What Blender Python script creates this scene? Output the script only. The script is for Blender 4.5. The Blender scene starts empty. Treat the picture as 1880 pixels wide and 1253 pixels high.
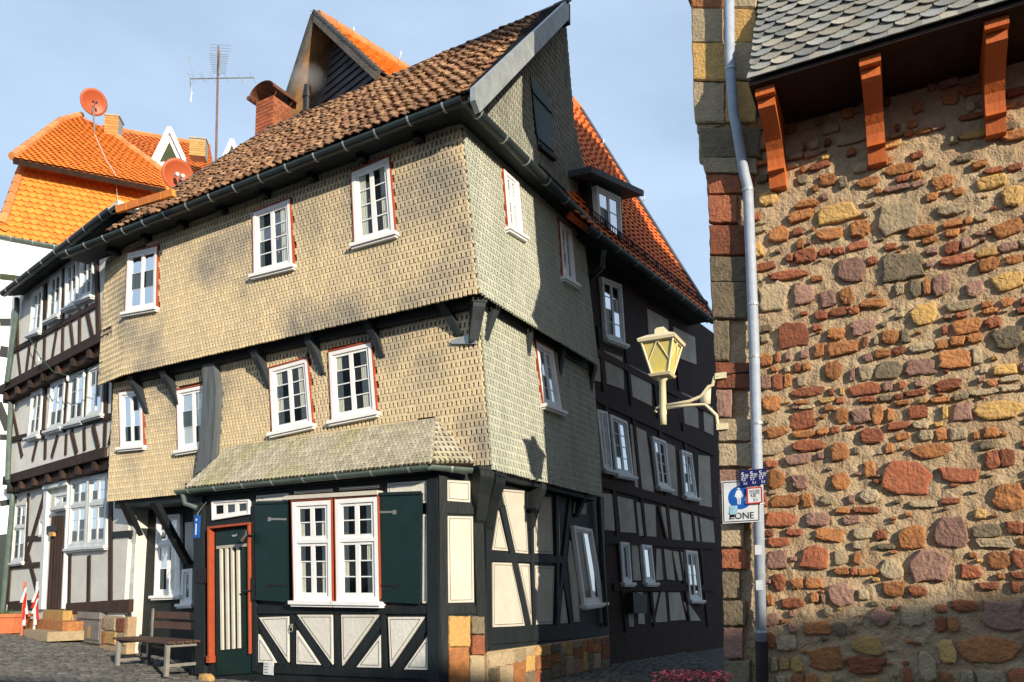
import bpy, bmesh, math, random
import numpy as np
from mathutils import Vector as V, Matrix, noise
random.seed(7)
sc = bpy.context.scene
# ---------------------------------------------------------------- camera
FPX = 1400.0; PPX, PPY = 940.0, 917.0
PITCH = math.atan(FPX / 12000.0)
CAM = V((0, 0, 1.2))
cd = bpy.data.cameras.new('camera'); co = bpy.data.objects.new('camera', cd)
sc.collection.objects.link(co); sc.camera = co
co.location = CAM; co.rotation_euler = (math.pi / 2 + PITCH, 0, 0)
cd.sensor_width = 36; cd.sensor_fit = 'HORIZONTAL'
cd.lens = 36 * FPX / 1880.0
cd.shift_y = (PPY - 626.5) / 1880.0
cd.clip_end = 1000
# ---------------------------------------------------------------- light
SUN_AZ = math.radians(-58.5); SUN_EL = math.radians(17)       # direction towards the sun
sd = V((math.cos(SUN_AZ) * math.cos(SUN_EL), math.sin(SUN_AZ) * math.cos(SUN_EL), math.sin(SUN_EL)))
wd = bpy.data.worlds.new('World'); sc.world = wd; wd.use_nodes = True
nt = wd.node_tree; nt.nodes.clear()
sky = nt.nodes.new('ShaderNodeTexSky'); sky.sky_type = 'NISHITA'; sky.sun_disc = False
sky.sun_elevation = SUN_EL; sky.sun_rotation = math.atan2(sd.x, sd.y)
sky.air_density = 1.0; sky.dust_density = 0.6; sky.ozone_density = 1.2
bg = nt.nodes.new('ShaderNodeBackground'); bg.inputs['Strength'].default_value = 0.085
ow = nt.nodes.new('ShaderNodeOutputWorld')
veil = nt.nodes.new('ShaderNodeMix'); veil.data_type = 'RGBA'; veil.inputs[0].default_value = .5      # thin high cloud over the whole sky
veil.inputs[7].default_value = (7.0, 9.0, 11.6, 1)
wtc = nt.nodes.new('ShaderNodeTexCoord'); wn = nt.nodes.new('ShaderNodeTexNoise'); wn.inputs['Scale'].default_value = 2.2; wn.inputs['Detail'].default_value = 5
wsc = nt.nodes.new('ShaderNodeVectorMath'); wsc.operation = 'MULTIPLY'; wsc.inputs[1].default_value = (1, 1, 2.5); nt.links.new(wtc.outputs['Generated'], wsc.inputs[0]); nt.links.new(wsc.outputs[0], wn.inputs['Vector'])
wr = nt.nodes.new('ShaderNodeMapRange'); wr.inputs[1].default_value = .35; wr.inputs[2].default_value = .7; wr.inputs[3].default_value = .42; wr.inputs[4].default_value = .68
nt.links.new(wn.outputs[0], wr.inputs[0]); nt.links.new(wr.outputs[0], veil.inputs[0]); nt.links.new(sky.outputs[0], veil.inputs[6]); nt.links.new(veil.outputs[2], bg.inputs[0]); nt.links.new(bg.outputs[0], ow.inputs[0])
sl = bpy.data.lights.new('sun', 'SUN'); sl.energy = 5.0; sl.angle = math.radians(0.6); sl.color = (1, .87, .68)
so = bpy.data.objects.new('sun', sl); sc.collection.objects.link(so)
so.rotation_euler = sd.to_track_quat('Z', 'Y').to_euler(); so.location = (8, -12, 20)
sc.view_settings.view_transform = 'Standard'; sc.view_settings.look = 'None'
sc.view_settings.exposure = 0.5; sc.view_settings.gamma = 1.0
# ---------------------------------------------------------------- projection helpers
def ray(x, y):
    r = (x - PPX) / FPX; u = (PPY - y) / FPX
    return V((r, math.cos(PITCH) - math.sin(PITCH) * u, math.sin(PITCH) + math.cos(PITCH) * u))
def atY(x, y, Y):
    d = ray(x, y); return CAM + d * (Y / d.y)
UP = V((0, 0, 1))
class Wall:
    """a plane in the world: o origin, u along, v up the face, n outward"""
    def __init__(s, o, u, v=UP):
        s.o = V(o); s.u = V(u).normalized(); s.n = s.u.cross(V(v)).normalized(); s.v = s.n.cross(s.u).normalized()
    def p(s, a, b, c=0.0): return s.o + s.u * a + s.v * b + s.n * c
    def hit(s, x, y, c=0.0):
        d = ray(x, y); o = s.o + s.n * c
        return CAM + d * ((o - CAM).dot(s.n) / d.dot(s.n))
    def ab(s, x, y, c=0.0):
        q = s.hit(x, y, c) - s.o; return (q.dot(s.u), q.dot(s.v))
    def abp(s, q):
        q = q - s.o; return (q.dot(s.u), q.dot(s.v))
    def off(s, d): return Wall(s.o + s.n * d, s.u, s.v)
    def M(s, a, b, c=0.0):
        m = Matrix((s.u, s.v, s.n)).transposed().to_4x4(); m.translation = s.p(a, b, c); return m
# ---------------------------------------------------------------- materials
MATS = {}
def mat(name, col, col2=None, rough=.8, var=.25, ns=6.0, bump=.3, bs=40.0, stretch=(1, 1, 1), metal=0.0, mixlo=.35, mixhi=.65, spec=.3, stain=None, stain_s=1.5, hue=None):
    if name in MATS: return MATS[name]
    m = bpy.data.materials.new(name); m.use_nodes = True; t = m.node_tree; N = t.nodes; L = t.links
    b = N['Principled BSDF']; b.inputs['Roughness'].default_value = rough; b.inputs['Metallic'].default_value = metal
    b.inputs['Specular IOR Level'].default_value = spec
    g = N.new('ShaderNodeNewGeometry'); mp = N.new('ShaderNodeVectorMath'); mp.operation = 'MULTIPLY'
    mp.inputs[1].default_value = stretch; L.new(g.outputs['Position'], mp.inputs[0])
    n1 = N.new('ShaderNodeTexNoise'); n1.inputs['Scale'].default_value = ns; n1.inputs['Detail'].default_value = 6; n1.inputs['Roughness'].default_value = .65
    L.new(mp.outputs[0], n1.inputs['Vector'])
    mr = N.new('ShaderNodeMapRange'); mr.inputs[1].default_value = mixlo; mr.inputs[2].default_value = mixhi
    L.new(n1.outputs[0], mr.inputs[0])
    mx = N.new('ShaderNodeMix'); mx.data_type = 'RGBA'
    mx.inputs[6].default_value = (*col, 1); c2 = col2 or tuple(c * .7 for c in col); mx.inputs[7].default_value = (*c2, 1)
    L.new(mr.outputs[0], mx.inputs[0]); out = mx.outputs[2]
    at = N.new('ShaderNodeAttribute'); at.attribute_name = 'rnd'
    oi = N.new('ShaderNodeObjectInfo')
    ad = N.new('ShaderNodeMath'); ad.operation = 'ADD'; L.new(at.outputs['Fac'], ad.inputs[0]); L.new(oi.outputs['Random'], ad.inputs[1])
    fr = N.new('ShaderNodeMath'); fr.operation = 'FRACT'; L.new(ad.outputs[0], fr.inputs[0])
    if hue:
        m3 = N.new('ShaderNodeMix'); m3.data_type = 'RGBA'; L.new(out, m3.inputs[6]); m3.inputs[7].default_value = (*hue, 1)
        f2 = N.new('ShaderNodeMath'); f2.operation = 'MULTIPLY'; f2.inputs[1].default_value = 7.31; L.new(fr.outputs[0], f2.inputs[0])
        f3 = N.new('ShaderNodeMath'); f3.operation = 'FRACT'; L.new(f2.outputs[0], f3.inputs[0])
        L.new(f3.outputs[0], m3.inputs[0]); out = m3.outputs[2]
    if stain:
        n3 = N.new('ShaderNodeTexNoise'); n3.inputs['Scale'].default_value = stain_s; n3.inputs['Detail'].default_value = 4
        L.new(g.outputs['Position'], n3.inputs['Vector'])
        r3 = N.new('ShaderNodeMapRange'); r3.inputs[1].default_value = .46; r3.inputs[2].default_value = .68; L.new(n3.outputs[0], r3.inputs[0])
        m4 = N.new('ShaderNodeMix'); m4.data_type = 'RGBA'; L.new(out, m4.inputs[6]); m4.inputs[7].default_value = (*stain, 1); L.new(r3.outputs[0], m4.inputs[0]); out = m4.outputs[2]
    ml = N.new('ShaderNodeMapRange'); ml.inputs[3].default_value = 1 - var; ml.inputs[4].default_value = 1 + var; L.new(fr.outputs[0], ml.inputs[0])
    hs = N.new('ShaderNodeHueSaturation'); L.new(ml.outputs[0], hs.inputs['Value']); L.new(out, hs.inputs['Color'])
    L.new(hs.outputs[0], b.inputs['Base Color'])
    if bump:
        n2 = N.new('ShaderNodeTexNoise'); n2.inputs['Scale'].default_value = bs; n2.inputs['Detail'].default_value = 5; L.new(mp.outputs[0], n2.inputs['Vector'])
        bp = N.new('ShaderNodeBump'); bp.inputs['Strength'].default_value = bump; bp.inputs['Distance'].default_value = .02
        L.new(n2.outputs[0], bp.inputs['Height']); L.new(bp.outputs[0], b.inputs['Normal'])
    MATS[name] = m; return m
def glass_mat():
    m = bpy.data.materials.new('window_glass'); m.use_nodes = True; t = m.node_tree; N = t.nodes; L = t.links; N.clear()
    o = N.new('ShaderNodeOutputMaterial'); tr = N.new('ShaderNodeBsdfTransparent'); gl = N.new('ShaderNodeBsdfGlossy'); gl.inputs['Roughness'].default_value = .03
    tr.inputs[0].default_value = (.82, .86, .85, 1)
    fn = N.new('ShaderNodeFresnel'); fn.inputs[0].default_value = 1.22; mx = N.new('ShaderNodeMixShader')
    L.new(fn.outputs[0], mx.inputs[0]); L.new(tr.outputs[0], mx.inputs[1]); L.new(gl.outputs[0], mx.inputs[2]); L.new(mx.outputs[0], o.inputs[0]); return m
GLASS = glass_mat()
SH_F = mat('shingle_ochre', (.64, .51, .31), (.54, .44, .28), .85, .09, 3, .35, 60, (1, 1, .25), stain=(.27, .245, .2), stain_s=.9, hue=(.56, .46, .30))  # front wall: ochre wood with some of the sun's warmth in the colour
SH_S = mat('shingle_grey', (.44, .455, .375), (.35, .365, .30), .85, .08, 3, .35, 60, (1, 1, .25))  # side wall: grey wood, made darker and cooler to carry its shade
SH_G = mat('shingle_slate_grey', (.30, .30, .25), (.2, .205, .18), .85, .15, 3, .35, 60, (1, 1, .25))
SH_R = mat('shingle_mossy', (.42, .385, .30), (.33, .30, .23), .9, .2, 5, .3, 50, stain=(.31, .295, .17), stain_s=1.3)
TILE_B = mat('tile_brown', (.215, .095, .045), (.085, .045, .028), .85, .5, 7, .4, 60, hue=(.29, .17, .09))
TILE_O = mat('tile_orange', (.68, .17, .03), (.52, .12, .03), .75, .2, 8, .3, 50, hue=(.62, .2, .05))
TILE_O2 = mat('tile_bright_orange', (.78, .26, .04), (.66, .18, .03), .75, .14, 8, .3, 50)
TILE_D = mat('tile_red', (.55, .10, .03), (.4, .08, .03), .7, .2, 8, .3, 50)
TILE_RIDGE = mat('ridge_tile', (.60, .19, .05), (.46, .24, .11), .85, .2, 12, .4, 40)
SLATE = mat('slate_light', (.24, .25, .24), (.16, .175, .185), .6, .3, 5, .3, 30, hue=(.29, .27, .22))
SLATE_D = mat('slate_dark', (.07, .075, .085), (.05, .05, .06), .55, .25, 5, .3, 30)
TIM_G = mat('timber_black_green', (.007, .011, .013), (.014, .018, .02), .6, .2, 5, .4, 30, (1, 1, .2))
TIM_B = mat('timber_brown', (.055, .028, .018), (.026, .016, .012), .8, .3, 6, .5, 30, (1, 1, .3))
TIM_R = mat('timber_dark_red', (.030, .012, .008), (.018, .009, .007), .8, .3, 6, .4, 30)
TIM_GREY = mat('timber_weathered_grey', (.13, .15, .165), (.06, .07, .08), .85, .2, 5, 1.0, 14, (1, 1, .12))
TIM_K = mat('timber_slate_black', (.03, .037, .042), (.018, .022, .026), .7, .2, 5, .7, 18, (1, 1, .15))
WOOD_RAW = mat('wood_raw', (.34, .19, .08), (.12, .07, .04), .8, .15, 5, .6, 25, (1, 1, .1))
PLAST = mat('plaster_cream', (.56, .53, .46), (.49, .46, .40), .9, .04, 3, .25, 25)
PLAST_G = mat('plaster_grey', (.68, .665, .61), (.59, .575, .53), .9, .06, 3, .3, 20)
PLAST_D = mat('plaster_dark', (.40, .365, .31), (.31, .28, .24), .9, .1, 3, .4, 20)  # plaster in a darker, browner tone
WHITE = mat('white_paint', (.80, .80, .80), (.74, .74, .74), .45, .03, 4, .08, 30)
WHITE_OLD = mat('white_paint_old', (.66, .68, .68), (.52, .55, .55), .6, .05, 8, .25, 30)
RED_P = mat('red_paint', (.38, .075, .028), (.3, .06, .025), .5, .05, 6, .1, 30)
GREEN_P = mat('shutter_green', (.006, .022, .02), (.005, .018, .016), .4, .05, 5, .1, 30)
CREAM = mat('lantern_cream', (.70, .62, .42), (.62, .55, .36), .45, .04, 8, .08, 30)
GUT = mat('gutter_dark', (.04, .055, .055), (.03, .04, .04), .4, .1, 5, .1, 20, metal=.3)
GUT_G = mat('gutter_green', (.12, .17, .14), (.08, .11, .1), .5, .1, 5, .1, 20, metal=.2)
ZINC = mat('zinc_pipe', (.33, .38, .45), (.26, .30, .37), .55, .05, 9, .15, 20, metal=.0)
ZINC_L = mat('zinc_flashing', (.42, .46, .47), (.30, .33, .34), .5, .05, 6, .15, 20, metal=.4)
IRON = mat('black_iron', (.015, .015, .016), None, .5, .1, 5, .1, 20)
DARK = mat('dark_interior', (.012, .012, .013), None, .9, .1, 5, 0)
CURT = mat('curtain_cloth', (.62, .60, .52), (.5, .48, .42), .9, .1, 14, .2, 30, (1, 1, .05))
STEEL = mat('steel_grey', (.36, .35, .32), None, .45, .1, 5, .1, 20, metal=.5)
ORANGE_W = mat('corbel_orange', (.52, .13, .03), (.42, .10, .025), .55, .05, 5, .3, 30, (1, 1, .2))
MORTAR = mat('lime_mortar', (.50, .38, .24), (.37, .27, .165), .95, .1, 5, 1.0, 45, stain=(.36, .25, .15), stain_s=2.6)
ST = [mat('stone_red', (.31, .105, .05), (.19, .07, .04), .9, .3, 12, .9, 35),
      mat('stone_orange', (.40, .17, .06), (.24, .105, .045), .9, .25, 12, .9, 35),
      mat('stone_ochre', (.52, .32, .10), (.38, .24, .1), .9, .2, 12, .9, 35),
      mat('stone_beige', (.40, .31, .19), (.30, .24, .16), .9, .2, 12, .9, 35),
      mat('stone_mauve', (.30, .17, .13), (.22, .13, .1), .9, .2, 12, .9, 35),
      mat('stone_grey', (.21, .165, .105), (.13, .105, .07), .9, .2, 12, .9, 35)]
COB = mat('cobble_grey', (.13, .125, .115), (.085, .085, .08), .75, .3, 9, .4, 40)
GROUND = mat('street_grey', (.075, .072, .066), (.055, .053, .05), .9, 0, 4, .5, 30)
BRICK = mat('brick_red', (.38, .11, .045), (.26, .08, .04), .85, .25, 12, .4, 40)
BRICK_Y = mat('brick_yellow', (.50, .30, .10), (.4, .24, .09), .85, .15, 12, .4, 40)
DISH = mat('dish_red', (.40, .085, .028), (.36, .075, .025), .45, .02, 3, 0)
BLUE = mat('sign_blue', (.01, .10, .42), None, .35, .02, 3, 0)
NAVY = mat('sign_navy', (.012, .015, .12), None, .35, .02, 3, 0)
SIGNW = mat('sign_white', (.68, .71, .74), None, .35, .02, 3, 0)
SIGNR = mat('sign_red', (.55, .03, .02), None, .35, .02, 3, 0)
BLACK = mat('sign_black', (.01, .01, .01), None, .4, .02, 3, 0)
AMBER = mat('amber_glass', (.66, .55, .14), (.55, .48, .2), .25, .05, 9, .1, 30)
PINK = mat('flower_pink', (.62, .10, .12), (.5, .08, .12), .7, .3, 30, 0)
LEAF = mat('leaf_green', (.07, .11, .03), (.05, .08, .02), .7, .3, 20, 0)
TERRA = mat('terracotta', (.52, .16, .07), (.42, .13, .06), .8, .1, 8, .2, 30)
COPPER = mat('copper_sheet', (.30, .12, .06), (.12, .07, .05), .45, .1, 5, .1, 20, metal=.5)
# ---------------------------------------------------------------- object helpers
WL = {}
def props(o, label=None, cat=None, group=None, kind=None):
    if label: o['label'] = label
    if cat: o['category'] = cat
    if group: o['group'] = group
    if kind: o['kind'] = kind
    return o
def thing(name, label, cat, loc, group=None):
    o = bpy.data.objects.new(name, None); sc.collection.objects.link(o); o.empty_display_size = .1
    o.location = loc; WL[o] = V(loc); return props(o, label, cat, group)
class MB:
    def __init__(s): s.v = []; s.f = []; s.r = []; s.m = []
    def add(s, vs, fs, mi=0):
        k = len(s.v); s.v += [tuple(q) for q in vs]; s.f += [[i + k for i in q] for q in fs]
        r = random.random(); s.r += [r] * len(fs); s.m += [mi] * len(fs); return s
    def hexa(s, c):   # 8 corners: 4 back ring, 4 front ring
        return s.add(c, [(3, 2, 1, 0), (4, 5, 6, 7), (0, 1, 5, 4), (1, 2, 6, 5), (2, 3, 7, 6), (3, 0, 4, 7)])
    def wbox(s, W, a0, a1, b0, b1, c0, c1):
        return s.hexa([W.p(a0, b0, c0), W.p(a1, b0, c0), W.p(a1, b1, c0), W.p(a0, b1, c0), W.p(a0, b0, c1), W.p(a1, b0, c1), W.p(a1, b1, c1), W.p(a0, b1, c1)])
    def prism(s, pts, ext):
        n = len(pts); ext = V(ext); q = [V(p) for p in pts]; q += [p + ext for p in q]
        return s.add(q, [tuple(range(n - 1, -1, -1)), tuple(range(n, 2 * n))] + [(i, (i + 1) % n, n + (i + 1) % n, n + i) for i in range(n)])
    def wpoly(s, W, ab, c0, c1): return s.prism([W.p(a, b, c0) for a, b in ab], W.n * (c1 - c0))
    def wpx(s, W, pts, c0, c1): return s.wpoly(W, [W.ab(*p) for p in pts], c0, c1)
    def beam(s, W, p, q, w, c0, c1, w2=None):
        p = V((*p, 0)); q = V((*q, 0)); d = (q - p).normalized(); e = V((-d.y, d.x, 0)); w2 = w2 or w
        P = [p - e * w / 2, q - e * w2 / 2, q + e * w2 / 2, p + e * w / 2]
        return s.wpoly(W, [(k.x, k.y) for k in P], c0, c1)
    def beampx(s, W, p, q, w, c0, c1): return s.beam(W, W.ab(*p), W.ab(*q), w, c0, c1)
    def tube(s, path, r, n=8, r2=None, cap=True):
        path = [V(p) for p in path]; k = len(path); vs = []; fs = []; dd = (path[-1] - path[0]).normalized(); ref = UP if abs(dd.z) < .8 else V((.3, 1, 0)).normalized()
        for i, p in enumerate(path):
            d = (path[min(i + 1, k - 1)] - path[max(i - 1, 0)]).normalized()
            x = d.cross(ref); x = x.normalized() if x.length > 1e-3 else V((1, 0, 0)); y = d.cross(x)
            rr = r if not isinstance(r, (list, tuple)) else r[i]
            vs += [p + (x * math.cos(t) + y * math.sin(t)) * rr for t in [2 * math.pi * j / n for j in range(n)]]
        for i in range(k - 1):
            fs += [(i * n + j, i * n + (j + 1) % n, (i + 1) * n + (j + 1) % n, (i + 1) * n + j) for j in range(n)]
        if cap: fs += [tuple(range(n)), tuple(range((k - 1) * n, k * n))]
        return s.add(vs, fs)
    def trough(s, p, q, r, outn):   # half-round gutter between p and q
        p, q = V(p), V(q); d = (q - p).normalized(); vs = []; fs = []; n = 8
        for rr in (r, r * .86):
            for e in (p, q):
                for j in range(n + 1):
                    t = math.pi * j / n; vs.append(e + outn * (math.cos(t) * rr) - UP * (math.sin(t) * rr))
        m = n + 1
        for j in range(n):
            fs += [(j, j + 1, m + j + 1, m + j), (2 * m + j, 3 * m + j, 3 * m + j + 1, 2 * m + j + 1), (j, 2 * m + j, 2 * m + j + 1, j + 1), (m + j, m + j + 1, 3 * m + j + 1, 3 * m + j)]
        fs += [(0, m, 3 * m, 2 * m), (n, 2 * m + n, 3 * m + n, m + n)]
        return s.add(vs, fs)
    def obj(s, name, mats, parent=None, smooth=False, label=None, kind=None):
        me = bpy.data.meshes.new(name); arr = np.array(s.v, dtype=float).reshape(-1, 3)
        c = (arr.min(0) + arr.max(0)) / 2; me.from_pydata((arr - c).tolist(), [], s.f)
        if not isinstance(mats, (list, tuple)): mats = [mats]
        for m in mats: me.materials.append(m)
        if len(mats) > 1: me.polygons.foreach_set('material_index', s.m)
        if len(s.f) < 6000:
            bm = bmesh.new(); bm.from_mesh(me); bmesh.ops.recalc_face_normals(bm, faces=bm.faces); bm.to_mesh(me); bm.free()
        a = me.attributes.new('rnd', 'FLOAT', 'FACE'); a.data.foreach_set('value', s.r)
        if smooth: me.polygons.foreach_set('use_smooth', [True] * len(me.polygons))
        me.update()
        o = bpy.data.objects.new(name, me); sc.collection.objects.link(o)
        o.location = V(c); WL[o] = V(c); setp(o, parent); return props(o, label, kind=kind)
def setp(o, parent):
    if parent is not None:
        o.parent = parent; o.matrix_parent_inverse = Matrix.Translation(-WL[parent])
# unit pieces: x along the row, y up the face, z outward
def unit_shingle(w, h):
    # exposed board standing proud of the dark battens, with a notched lower half: the notches are the dark slots
    o = [(-.29 * w, 0), (.29 * w, 0), (.28 * w, .58 * h), (.497 * w, .61 * h), (.497 * w, 1.02 * h), (-.497 * w, 1.02 * h), (-.497 * w, .61 * h), (-.28 * w, .58 * h)]
    vs = [(x, y, .033 - .007 * y / h) for x, y in o] + [(x, y, -.002) for x, y in o]; n = 8
    return vs, [tuple(range(n))] + [(i, n + i, n + (i + 1) % n, (i + 1) % n) for i in range(n) if i != 4]
def unit_tile(w, h, amp=.022, t=.016, ncut=4, round_=0.0, L=1.5):
    vs = []; fs = []; k = ncut + 1
    for lay in (0, 1):
        for yy in (0, h * L):
            for j in range(k):
                x = (j / ncut - .5) * w * 1.0; s = j / ncut
                z = amp * math.sin(s * 2 * math.pi) + .05 * (1 - yy / (h * L)) * (h / .15) * .8 - lay * t + .006
                y = yy + (round_ * h * (2 * s - 1) ** 2 if yy == 0 else 0)
                vs.append((x, y, z))
    A = lambda l, y, j: l * 2 * k + y * k + j
    for j in range(ncut):
        fs += [(A(0, 0, j), A(0, 0, j + 1), A(0, 1, j + 1), A(0, 1, j)), (A(1, 0, j), A(0, 0, j), A(0, 0, j + 1), A(1, 0, j + 1))]
    fs += [(A(0, 0, 0), A(0, 1, 0), A(1, 1, 0), A(1, 0, 0)), (A(0, 0, ncut), A(1, 0, ncut), A(1, 1, ncut), A(0, 1, ncut))]
    return vs, fs
def inpoly(x, y, P):
    c = False; j = len(P) - 1
    for i in range(len(P)):
        if (P[i][1] > y) != (P[j][1] > y) and x < (P[j][0] - P[i][0]) * (y - P[i][1]) / (P[j][1] - P[i][1]) + P[i][0]: c = not c
        j = i
    return c
def rows(W, poly, w, h, mi=0, holes=(), c=0.0, stag=True, jit=0.0, tilt=0.0, zj=0.0):
    out = []; bs = [p[1] for p in poly]; b = min(bs); k = 0
    while b < max(bs) - h * .3:
        bb = b + h * .5; xs = []
        for i in range(len(poly)):
            (x0, y0), (x1, y1) = poly[i], poly[(i + 1) % len(poly)]
            if (y0 > bb) != (y1 > bb): xs.append(x0 + (x1 - x0) * (bb - y0) / (y1 - y0))
        xs.sort()
        for a0, a1 in zip(xs[::2], xs[1::2]):
            n = max(1, round((a1 - a0) / w)); ww = (a1 - a0) / n
            cen = [(a0 + (i + .5) * ww, 1.0) for i in range(n)]
            if stag and k % 2: cen = [(a0 + ww * .25, .5)] + [(a0 + (i + 1) * ww, 1.0) for i in range(n - 1)] + [(a1 - ww * .25, .5)]
            for a, sx in cen:
                if any(inpoly(a, b + h * .35, H) for H in holes): continue
                m = W.M(a + random.uniform(-1, 1) * jit * w, b + random.uniform(-1, 1) * jit * h, c + random.uniform(0, 1) * zj)
                r = Matrix.Rotation(random.gauss(0, 1) * tilt, 4, 'Z') @ Matrix.Rotation(random.gauss(0, 1) * tilt * .8, 4, 'Y')
                out.append((m @ r @ Matrix.Diagonal((sx * ww / w, 1, 1, 1)), mi))
        b += h; k += 1
    return out
def emit(name, lst, unit, mats, parent, nmax=300, stuff_name=None):
    vs, fs = unit; A = np.array(vs)
    lst = sorted(lst, key=lambda q: (q[0].translation - CAM).length)
    mes = []
    for m in mats:
        me = bpy.data.meshes.new(name); me.from_pydata(vs, [], fs); me.materials.append(m); me.update(); mes.append(me)
    for M, mi in lst[:nmax]:
        o = bpy.data.objects.new(name, mes[mi]); sc.collection.objects.link(o); o.matrix_basis = M; WL[o] = M.translation.copy(); setp(o, parent)
    rest = lst[nmax:]
    if not rest: return
    n = len(vs); allv = np.concatenate([A @ np.array(M.to_3x3()).T + np.array(M.translation) for M, _ in rest])
    F = []; mi = []; rr = []
    for k, (M, i) in enumerate(rest):
        r = random.random()
        for q in fs: F.append([x + k * n for x in q]); mi.append(i); rr.append(r)
    me = bpy.data.meshes.new(stuff_name or name); me.from_pydata(allv.tolist(), [], F)
    for m in mats: me.materials.append(m)
    me.polygons.foreach_set('material_index', mi)
    a = me.attributes.new('rnd', 'FLOAT', 'FACE'); a.data.foreach_set('value', rr); me.update()
    o = bpy.data.objects.new(stuff_name or name, me); sc.collection.objects.link(o); WL[o] = V((0, 0, 0)); setp(o, parent); o['kind'] = 'stuff'
# ---------------------------------------------------------------- generic wall parts
def window(parent, W, quad, cols=2, nrows=4, c=.012, casing=None, curtain=.5, fw=.05, transom=0.0, sill=True, frame_mat=WHITE, deep=.04, plain=False):
    """quad: four pixel corners TL TR BR BL seen on the wall plane"""
    Q = [V((*W.ab(*q, c), 0)) for q in quad]
    wm = ((Q[1] - Q[0]).length + (Q[2] - Q[3]).length) / 2; hm = ((Q[3] - Q[0]).length + (Q[2] - Q[1]).length) / 2
    def P(u, v, d):
        t = Q[0].lerp(Q[1], u); b = Q[3].lerp(Q[2], u); q = t.lerp(b, v); return W.p(q.x, q.y, c + d)
    def bx(mb, u0, u1, v0, v1, d0, d1):
        mb.hexa([P(u0, v1, d0), P(u1, v1, d0), P(u1, v0, d0), P(u0, v0, d0), P(u0, v1, d1), P(u1, v1, d1), P(u1, v0, d1), P(u0, v0, d1)])
    fu, fv = fw / wm, fw / hm; d = deep
    mb = MB(); bx(mb, 0, fu, 0, 1, -.05, d); bx(mb, 1 - fu, 1, 0, 1, -.05, d); bx(mb, fu, 1 - fu, 0, fv, -.05, d - .001); bx(mb, fu, 1 - fu, 1 - fv, 1, -.05, d - .001)
    # a second stepped moulding inside the frame
    bx(mb, fu, fu * 1.35, fv, 1 - fv, -.05, d * .72); bx(mb, 1 - fu * 1.35, 1 - fu, fv, 1 - fv, -.05, d * .72)
    win = mb.obj('window', frame_mat, parent)
    i0 = MB(); bx(i0, fu, 1 - fu, fv, 1 - fv, -.05, -.004); i0.obj('dark_room_backing', DARK, win)  # near-black slab in place of the unlit room behind the glass
    if casing:
        mb = MB(); e = .016 / wm; bx(mb, -e, 0, -.01, 1, -.05, d * .97); bx(mb, 1, 1 + e, -.01, 1, -.05, d * .97); bx(mb, -e, 1 + e, -.02 - .012 / hm, -.01, -.05, d * .99); mb.obj('casing', casing, win)
    if sill:
        mb = MB(); e = .05 / wm; s = .045 / hm; bx(mb, -e, 1 + e, 1, 1 + s, -.05, d + .055); bx(mb, -e * .6, 1 + e * .6, 1 + s, 1 + s * 1.6, -.05, d + .03); mb.obj('sill', frame_mat, win)
    u0, u1, v0, v1 = fu * 1.35, 1 - fu * 1.35, fv, 1 - fv
    bands = [(v0, v1, nrows)]
    if transom: bands = [(v0, transom, max(1, round(nrows * .4))), (transom + fv * .8, v1, max(1, round(nrows * .6)))]; mb = MB(); bx(mb, fu, 1 - fu, transom, transom + fv * .8, -.03, d * .95); mb.obj('transom', frame_mat, win)
    sw = (u1 - u0) / cols
    for vb0, vb1, nr in bands:
        for k in range(cols):
            a0, a1 = u0 + k * sw, u0 + (k + 1) * sw; su, sv = .032 / wm, .036 / hm; g = .002 / wm
            mb = MB(); D = d * .55
            bx(mb, a0 + g, a0 + su, vb0, vb1, -.02, D); bx(mb, a1 - su, a1 - g, vb0, vb1, -.02, D)
            bx(mb, a0 + su, a1 - su, vb0, vb0 + sv, -.02, D - .001); bx(mb, a0 + su, a1 - su, vb1 - sv * 1.3, vb1, -.02, D - .001)
            ph = (vb1 - vb0 - 2.3 * sv) / nr; mw = (.014 if not plain else .006) / hm
            for j in range(1, nr): bx(mb, a0 + su, a1 - su, vb0 + sv + ph * j - mw / 2, vb0 + sv + ph * j + mw / 2, -.005, D - .008)
            s = mb.obj('sash', frame_mat, win)
            for j in range(nr):
                mb = MB(); lo = vb0 + sv + ph * j + (mw / 2 if j else 0); hi = vb0 + sv + ph * (j + 1) - (mw / 2 if j < nr - 1 else 0)
                tl = random.uniform(-.0015, .0015)
                mb.add([P(a0 + su, hi, .008), P(a1 - su, hi, .008 + tl), P(a1 - su, lo, .008 - tl), P(a0 + su, lo, .008)], [(0, 1, 2, 3)]); mb.obj('pane', GLASS, win)
    if curtain:
        mb = MB(); n = 10
        for k in range(cols):
            a0 = u0 + k * sw; wdt = sw * curtain * random.uniform(.75, 1.15); a0 += 0 if k % 2 == 0 else sw - wdt
            for j in range(n):
                x0, x1 = a0 + wdt * j / n, a0 + wdt * (j + 1) / n; z0, z1 = (.000 if j % 2 else .005), (.005 if j % 2 else .0)
                mb.add([P(x0, v1, z0 - .002), P(x1, v1, z1 - .002), P(x1, v0, z1 - .002), P(x0, v0, z0 - .002)], [(0, 1, 2, 3)])
        mb.obj('curtain', CURT, win)
    return win, [W.abp(P(u, v, 0)) for u, v in ((-.03, -.03), (1.03, -.03), (1.05, 1.06), (-.05, 1.06))]
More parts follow.
